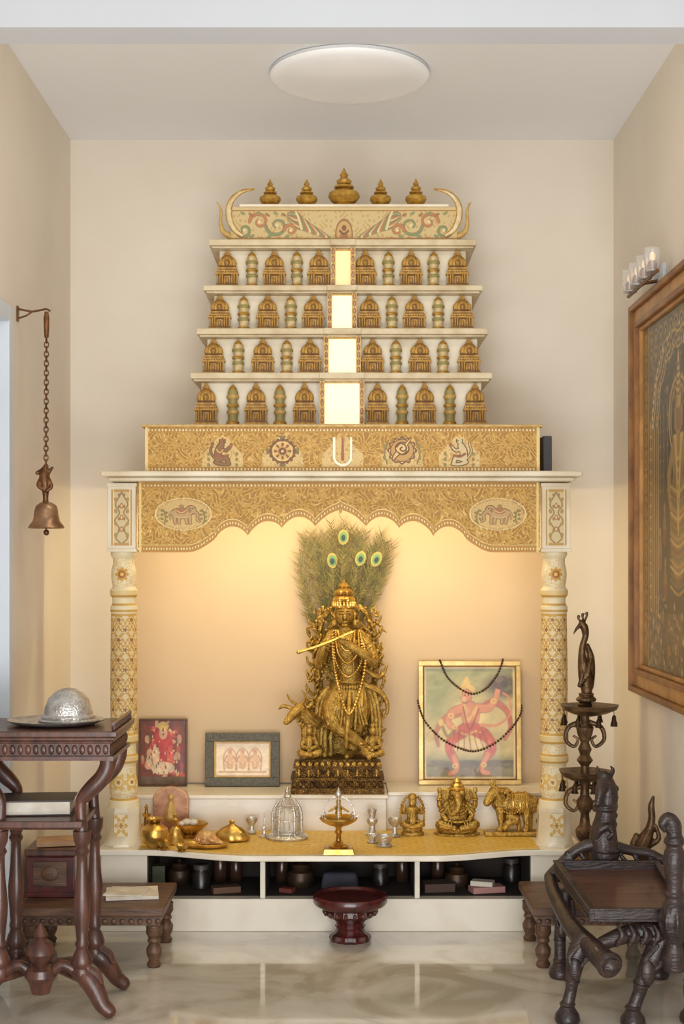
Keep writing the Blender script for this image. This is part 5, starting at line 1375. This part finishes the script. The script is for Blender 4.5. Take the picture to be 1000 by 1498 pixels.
m.lathe([(20*s,.1955-Z(1262,d)),(21*s,.1955-Z(1262,d)+.02),(10*s,.1955-Z(1262,d)+.035),(7*s,-.01),(14*s,.0),(10*s,.012)],pp_(940,1262),18)
solo(rem('bird_figurine',m,M_bronze,.003,1),'dark bronze bird figurine on a pedestal standing on the low stool','figurine')

# ================================================================ CARVED DARK SEAT
cp=[]
zB,zF=.345,.312
def traypt(x,y): return zF+(zB-zF)*(y-4.02)/.48
cn=[(.700,4.02),(.962,4.02),(.985,4.50),(.672,4.50)]
pn=[(.706,4.026),(.957,4.026),(.980,4.494),(.678,4.494)]
mbp=MB()
vs=[(x,y,traypt(x,y)-.018) for x,y in pn]+[(x,y,traypt(x,y)-.013) for x,y in pn]
mbp.add(vs,[(3,2,1,0),(4,5,6,7),(0,1,5,4),(1,2,6,5),(2,3,7,6),(3,0,4,7)])
cp.append(mk('tray_panel',mbp,M_tray))
rm=MB()
for i in range(4):
    a,b_=cn[i],cn[(i+1)%4]
    A_=Vector((a[0],a[1],traypt(*a))); B_=Vector((b_[0],b_[1],traypt(*b_)))
    t=(B_-A_).normalized(); sd=Vector((-t.y,t.x,0)).normalized()
    up=Vector((0,0,1))
    for (w_,z0_,z1_) in ((.006,-.019,.012),(.0095,.009,.015),(.010,-.022,-.016)):
        e0=A_-t*.008; e1=B_+t*.008
        vs=[]
        for P_ in (e0,e1):
            for (ss,zz_) in ((-w_,z0_),(w_,z0_),(w_,z1_),(-w_,z1_)): vs.append(P_+sd*ss+up*zz_)
        rm.add(vs,[(0,1,2,3),(7,6,5,4),(0,4,5,1),(1,5,6,2),(2,6,7,3),(3,7,4,0)])
cp.append(mk('tray_rim',rm,M_wood2,bevel=.0015))
bd_=MB()
pp=cr([(.655,4.53,.300,.018),(.648,4.35,.278,.022),(.664,4.15,.240,.026),(.700,4.02,.214,.030),(.728,3.93,.196,.033)],5)
bd_.tube([p_[:3] for p_ in pp],[p_[3] for p_ in pp],12)
dirv=(Vector(tuple(pp[-1][:3]))-Vector(tuple(pp[-2][:3]))).normalized()
R_=dirv.to_track_quat('Z','Y').to_matrix()
bd_.lathe([(.034,-.004),(.037,.004),(.037,.012),(.032,.018),(.026,.019),(.024,.026),(.014,.029),(.010,.034),(.002,.036)],Vector(tuple(pp[-1][:3])),24,rot=R_)
cp.append(mk('side_rail',bd_,M_wood2))
bd2=MB(); bd2.limb([(.73,4.03,.225,.020),(.80,4.04,.248,.026),(.87,4.04,.256,.030),(.94,4.03,.250,.030),(1.01,4.02,.25,.028)],n=14)
for k in range(7): 
    x_=.77+k*.034; bd2.limb([(x_,4.008,.280,.005),(x_+.010,3.998,.256,.009),(x_-.004,4.004,.226,.006)],n=8)
    bd2.limb([(x_+.016,4.006,.272,.004),(x_+.022,4.0,.250,.006),(x_+.012,4.004,.232,.004)],n=8)
bd2.limb([(1.005,4.5,.275,.022),(1.015,4.3,.27,.026),(1.005,4.03,.255,.030)],n=14)
cp.append(rem('front_rail',bd2,M_wood2,.0036,1))
def cleg(pts):
    m=MB()
    pp=cr(pts,6)
    m.tube([p_[:3] for p_ in pp],[p_[3] for p_ in pp],14,flat=.9)
    x,y=pts[-1][0],pts[-1][1]
    m.lathe([(.032,0),(.036,.010),(.033,.024),(.024,.036),(.019,.046),(.023,.052),(.018,.058)],(x,y,.0004),18,sy=1.15)
    i=len(pp)*2//5
    m.ell((pp[i][0],pp[i][1]-pp[i][3]*.6,pp[i][2]),(pp[i][3]*.8,pp[i][3]*.6,pp[i][3]*1.4),nu=14,nv=9)
    for j in (4,7,14): 
        j=min(j,len(pp)-2); r_=pp[j][3]; m.tube([pp[j][:3],pp[j][:3]+(pp[j+1][:3]-pp[j][:3])*.4],r_*1.12,14,flat=.9)
    for sg in (-1,1):
        m.limb([(pp[2][0]+sg*.016,pp[2][1]-.030,pp[2][2],.006),(pp[6][0]+sg*.026,pp[6][1]-.022,pp[6][2],.008),(pp[9][0]+sg*.014,pp[9][1]-.020,pp[9][2],.005)],n=8)
    return mk('leg',m,M_wood2)
cp.append(cleg([(.690,4.06,.235,.032),(.664,4.05,.190,.030),(.650,4.04,.135,.022),(.645,4.045,.09,.017),(.634,4.04,.045,.019)]))
cp.append(cleg([(.905,4.03,.245,.036),(.872,4.02,.190,.032),(.842,4.01,.135,.025),(.830,4.015,.09,.019),(.812,4.01,.045,.020)]))
cp.append(cleg([(.985,4.04,.245,.032),(.995,4.04,.19,.030),(.985,4.04,.13,.022),(.978,4.04,.09,.018),(.985,4.04,.045,.019)]))
cp.append(cleg([(.70,4.48,.27,.026),(.69,4.48,.20,.024),(.68,4.48,.13,.019),(.68,4.48,.10,.018),(.68,4.48,.045,.018)]))
cp.append(cleg([(.98,4.48,.27,.026),(.985,4.48,.20,.024),(.985,4.48,.13,.019),(.985,4.48,.10,.018),(.985,4.48,.045,.018)]))
yk=MB(); yk.limb([(.655,4.535,.300,.018),(.69,4.54,.338,.017),(.745,4.545,.384,.019),(.80,4.545,.402,.020),(.86,4.545,.396,.018),(.92,4.545,.380,.016),(.97,4.54,.374,.016),(1.02,4.535,.35,.015)],n=12)
yk.limb([(.66,4.535,.295,.014),(.80,4.545,.305,.015),(1.01,4.535,.298,.014)],n=10)
for k in range(7): 
    x_=.71+k*.043; yk.limb([(x_,4.535,.378-.003*k,.007),(x_+.014,4.53,.352-.002*k,.009),(x_-.004,4.532,.328,.007),(x_+.008,4.535,.304,.007)],n=8)
cp.append(rem('back_yoke',yk,M_wood2,.0034,1))
hd=MB(); d=4.55; s=d/F
hd.limb([pp_(884,1252,0,22),pp_(882,1222,0,20),pp_(886,1192,0,15),pp_(889,1162,0,14.5),pp_(885,1144,0,13),pp_(883,1136,0,9)],n=16)
hd.limb([pp_(884,1144,-.005,10),pp_(876,1153,-.03,8),pp_(871,1168,-.045,5.4)],n=10); hd.ell(pp_(870,1172,-.05),(5*s,4*s,4*s))
for sg in (-1,1): hd.limb([pp_(884+sg*7,1138,0,4),pp_(886+sg*11,1128,.01,3.4),pp_(884+sg*10,1122,.01,1.6)],n=8)
for k in range(6): hd.limb([pp_(896-k*.4,1148+k*13,-.004,3.2),pp_(902-k*.6,1154+k*13,0,3.4),pp_(897-k*.4,1160+k*13,0,2.4)],n=8)
hd.limb([pp_(868,1230,-.02,5),pp_(874,1212,-.036,5.4),pp_(886,1206,-.04,4.6),pp_(892,1216,-.04,3.4),pp_(886,1222,-.042,3)],n=8)
for yy,rr_ in ((1178,16.0),(1183,16.2),(1242,22)): hd.ring(pp_(885,yy),rr_*s,1.7*s,n=20,m=6)
hd.ell(pp_(877,1147,-.034),(2.4*s,2.4*s,2.4*s))
cp.append(rem('carved_head_post',hd,M_wood2,.0028,1))
ps=MB(); d=3.97; s=d/F
ps.lathe([(r*s,Z(y,d)) for r,y in ((16,1420),(19,1400),(15,1392),(12,1380),(18,1362),(21,1345),(18,1326),(12,1314),(15,1308),(12,1302),(14,1280),(17,1262),(15,1246),(11,1238),(16,1232),(14,1226),(10,1220))],(X(986,d),d,0),24)
ps.limb([pp_(986,1222,0,11),pp_(984,1206,0,12),pp_(976,1197,-.004,10),pp_(968,1204,-.008,7.5),pp_(971,1213,-.008,4.5)],n=12)
for k in range(8):
    a=2*pi*k/8; ps.limb([(X(986,d)+17*s*math.cos(a),d+17*s*math.sin(a),Z(1330,d),.005),(X(986,d)+21*s*math.cos(a),d+21*s*math.sin(a),Z(1346,d),.007),(X(986,d)+17*s*math.cos(a),d+17*s*math.sin(a),Z(1364,d),.005)],n=6)
cp.append(rem('arm_post',ps,M_wood2,.0032,1))
thing('carved_wooden_seat','near-black carved animal-shaped wooden seat with dark red-brown tray','chair',(.83,4.25,0),cp)

# ================================================================ LIGHTS
def area(name,loc,rot,sx,sy,e,c):
    l=bpy.data.lights.new(name,'AREA'); l.shape='RECTANGLE'; l.size=sx; l.size_y=sy; l.energy=e; l.color=c
    o=bpy.data.objects.new(name,l); o.location=loc; o.rotation_euler=rot; COL.objects.link(o); return o
area('window_daylight',(0,-0.6,1.9),(math.radians(86),0,0),3.2,2.4,86,(1,.99,.975))
area('ceiling_fill',(0,1.3,.35),(math.radians(128),0,0),2.2,.8,54,(.96,.98,1.0))  # added fill aimed up to brighten the ceiling, imitates bounce, no fixture
area('niche_strip_light',(-.01,5.20,1.562),(math.radians(32),0,0),1.34,.03,7.0,(1,.83,.45))
area('shrine_fill',(0,4.05,2.93),(math.radians(25),0,0),1.2,.15,5,(1,.92,.76))  # unseen warm fill added to brighten the shrine front
w=bpy.data.worlds.new('world'); scene.world=w; w.use_nodes=True
w.node_tree.nodes['Background'].inputs[0].default_value=(1,.985,.965,1); w.node_tree.nodes['Background'].inputs[1].default_value=.50
cam=bpy.data.cameras.new('camera'); co=bpy.data.objects.new('camera',cam); COL.objects.link(co)
co.location=(0,0,H); co.rotation_euler=(pi/2,0,0); cam.sensor_width=36; cam.lens=36*F/1498.0; cam.shift_y=71/1498.0; cam.clip_end=50
scene.camera=co
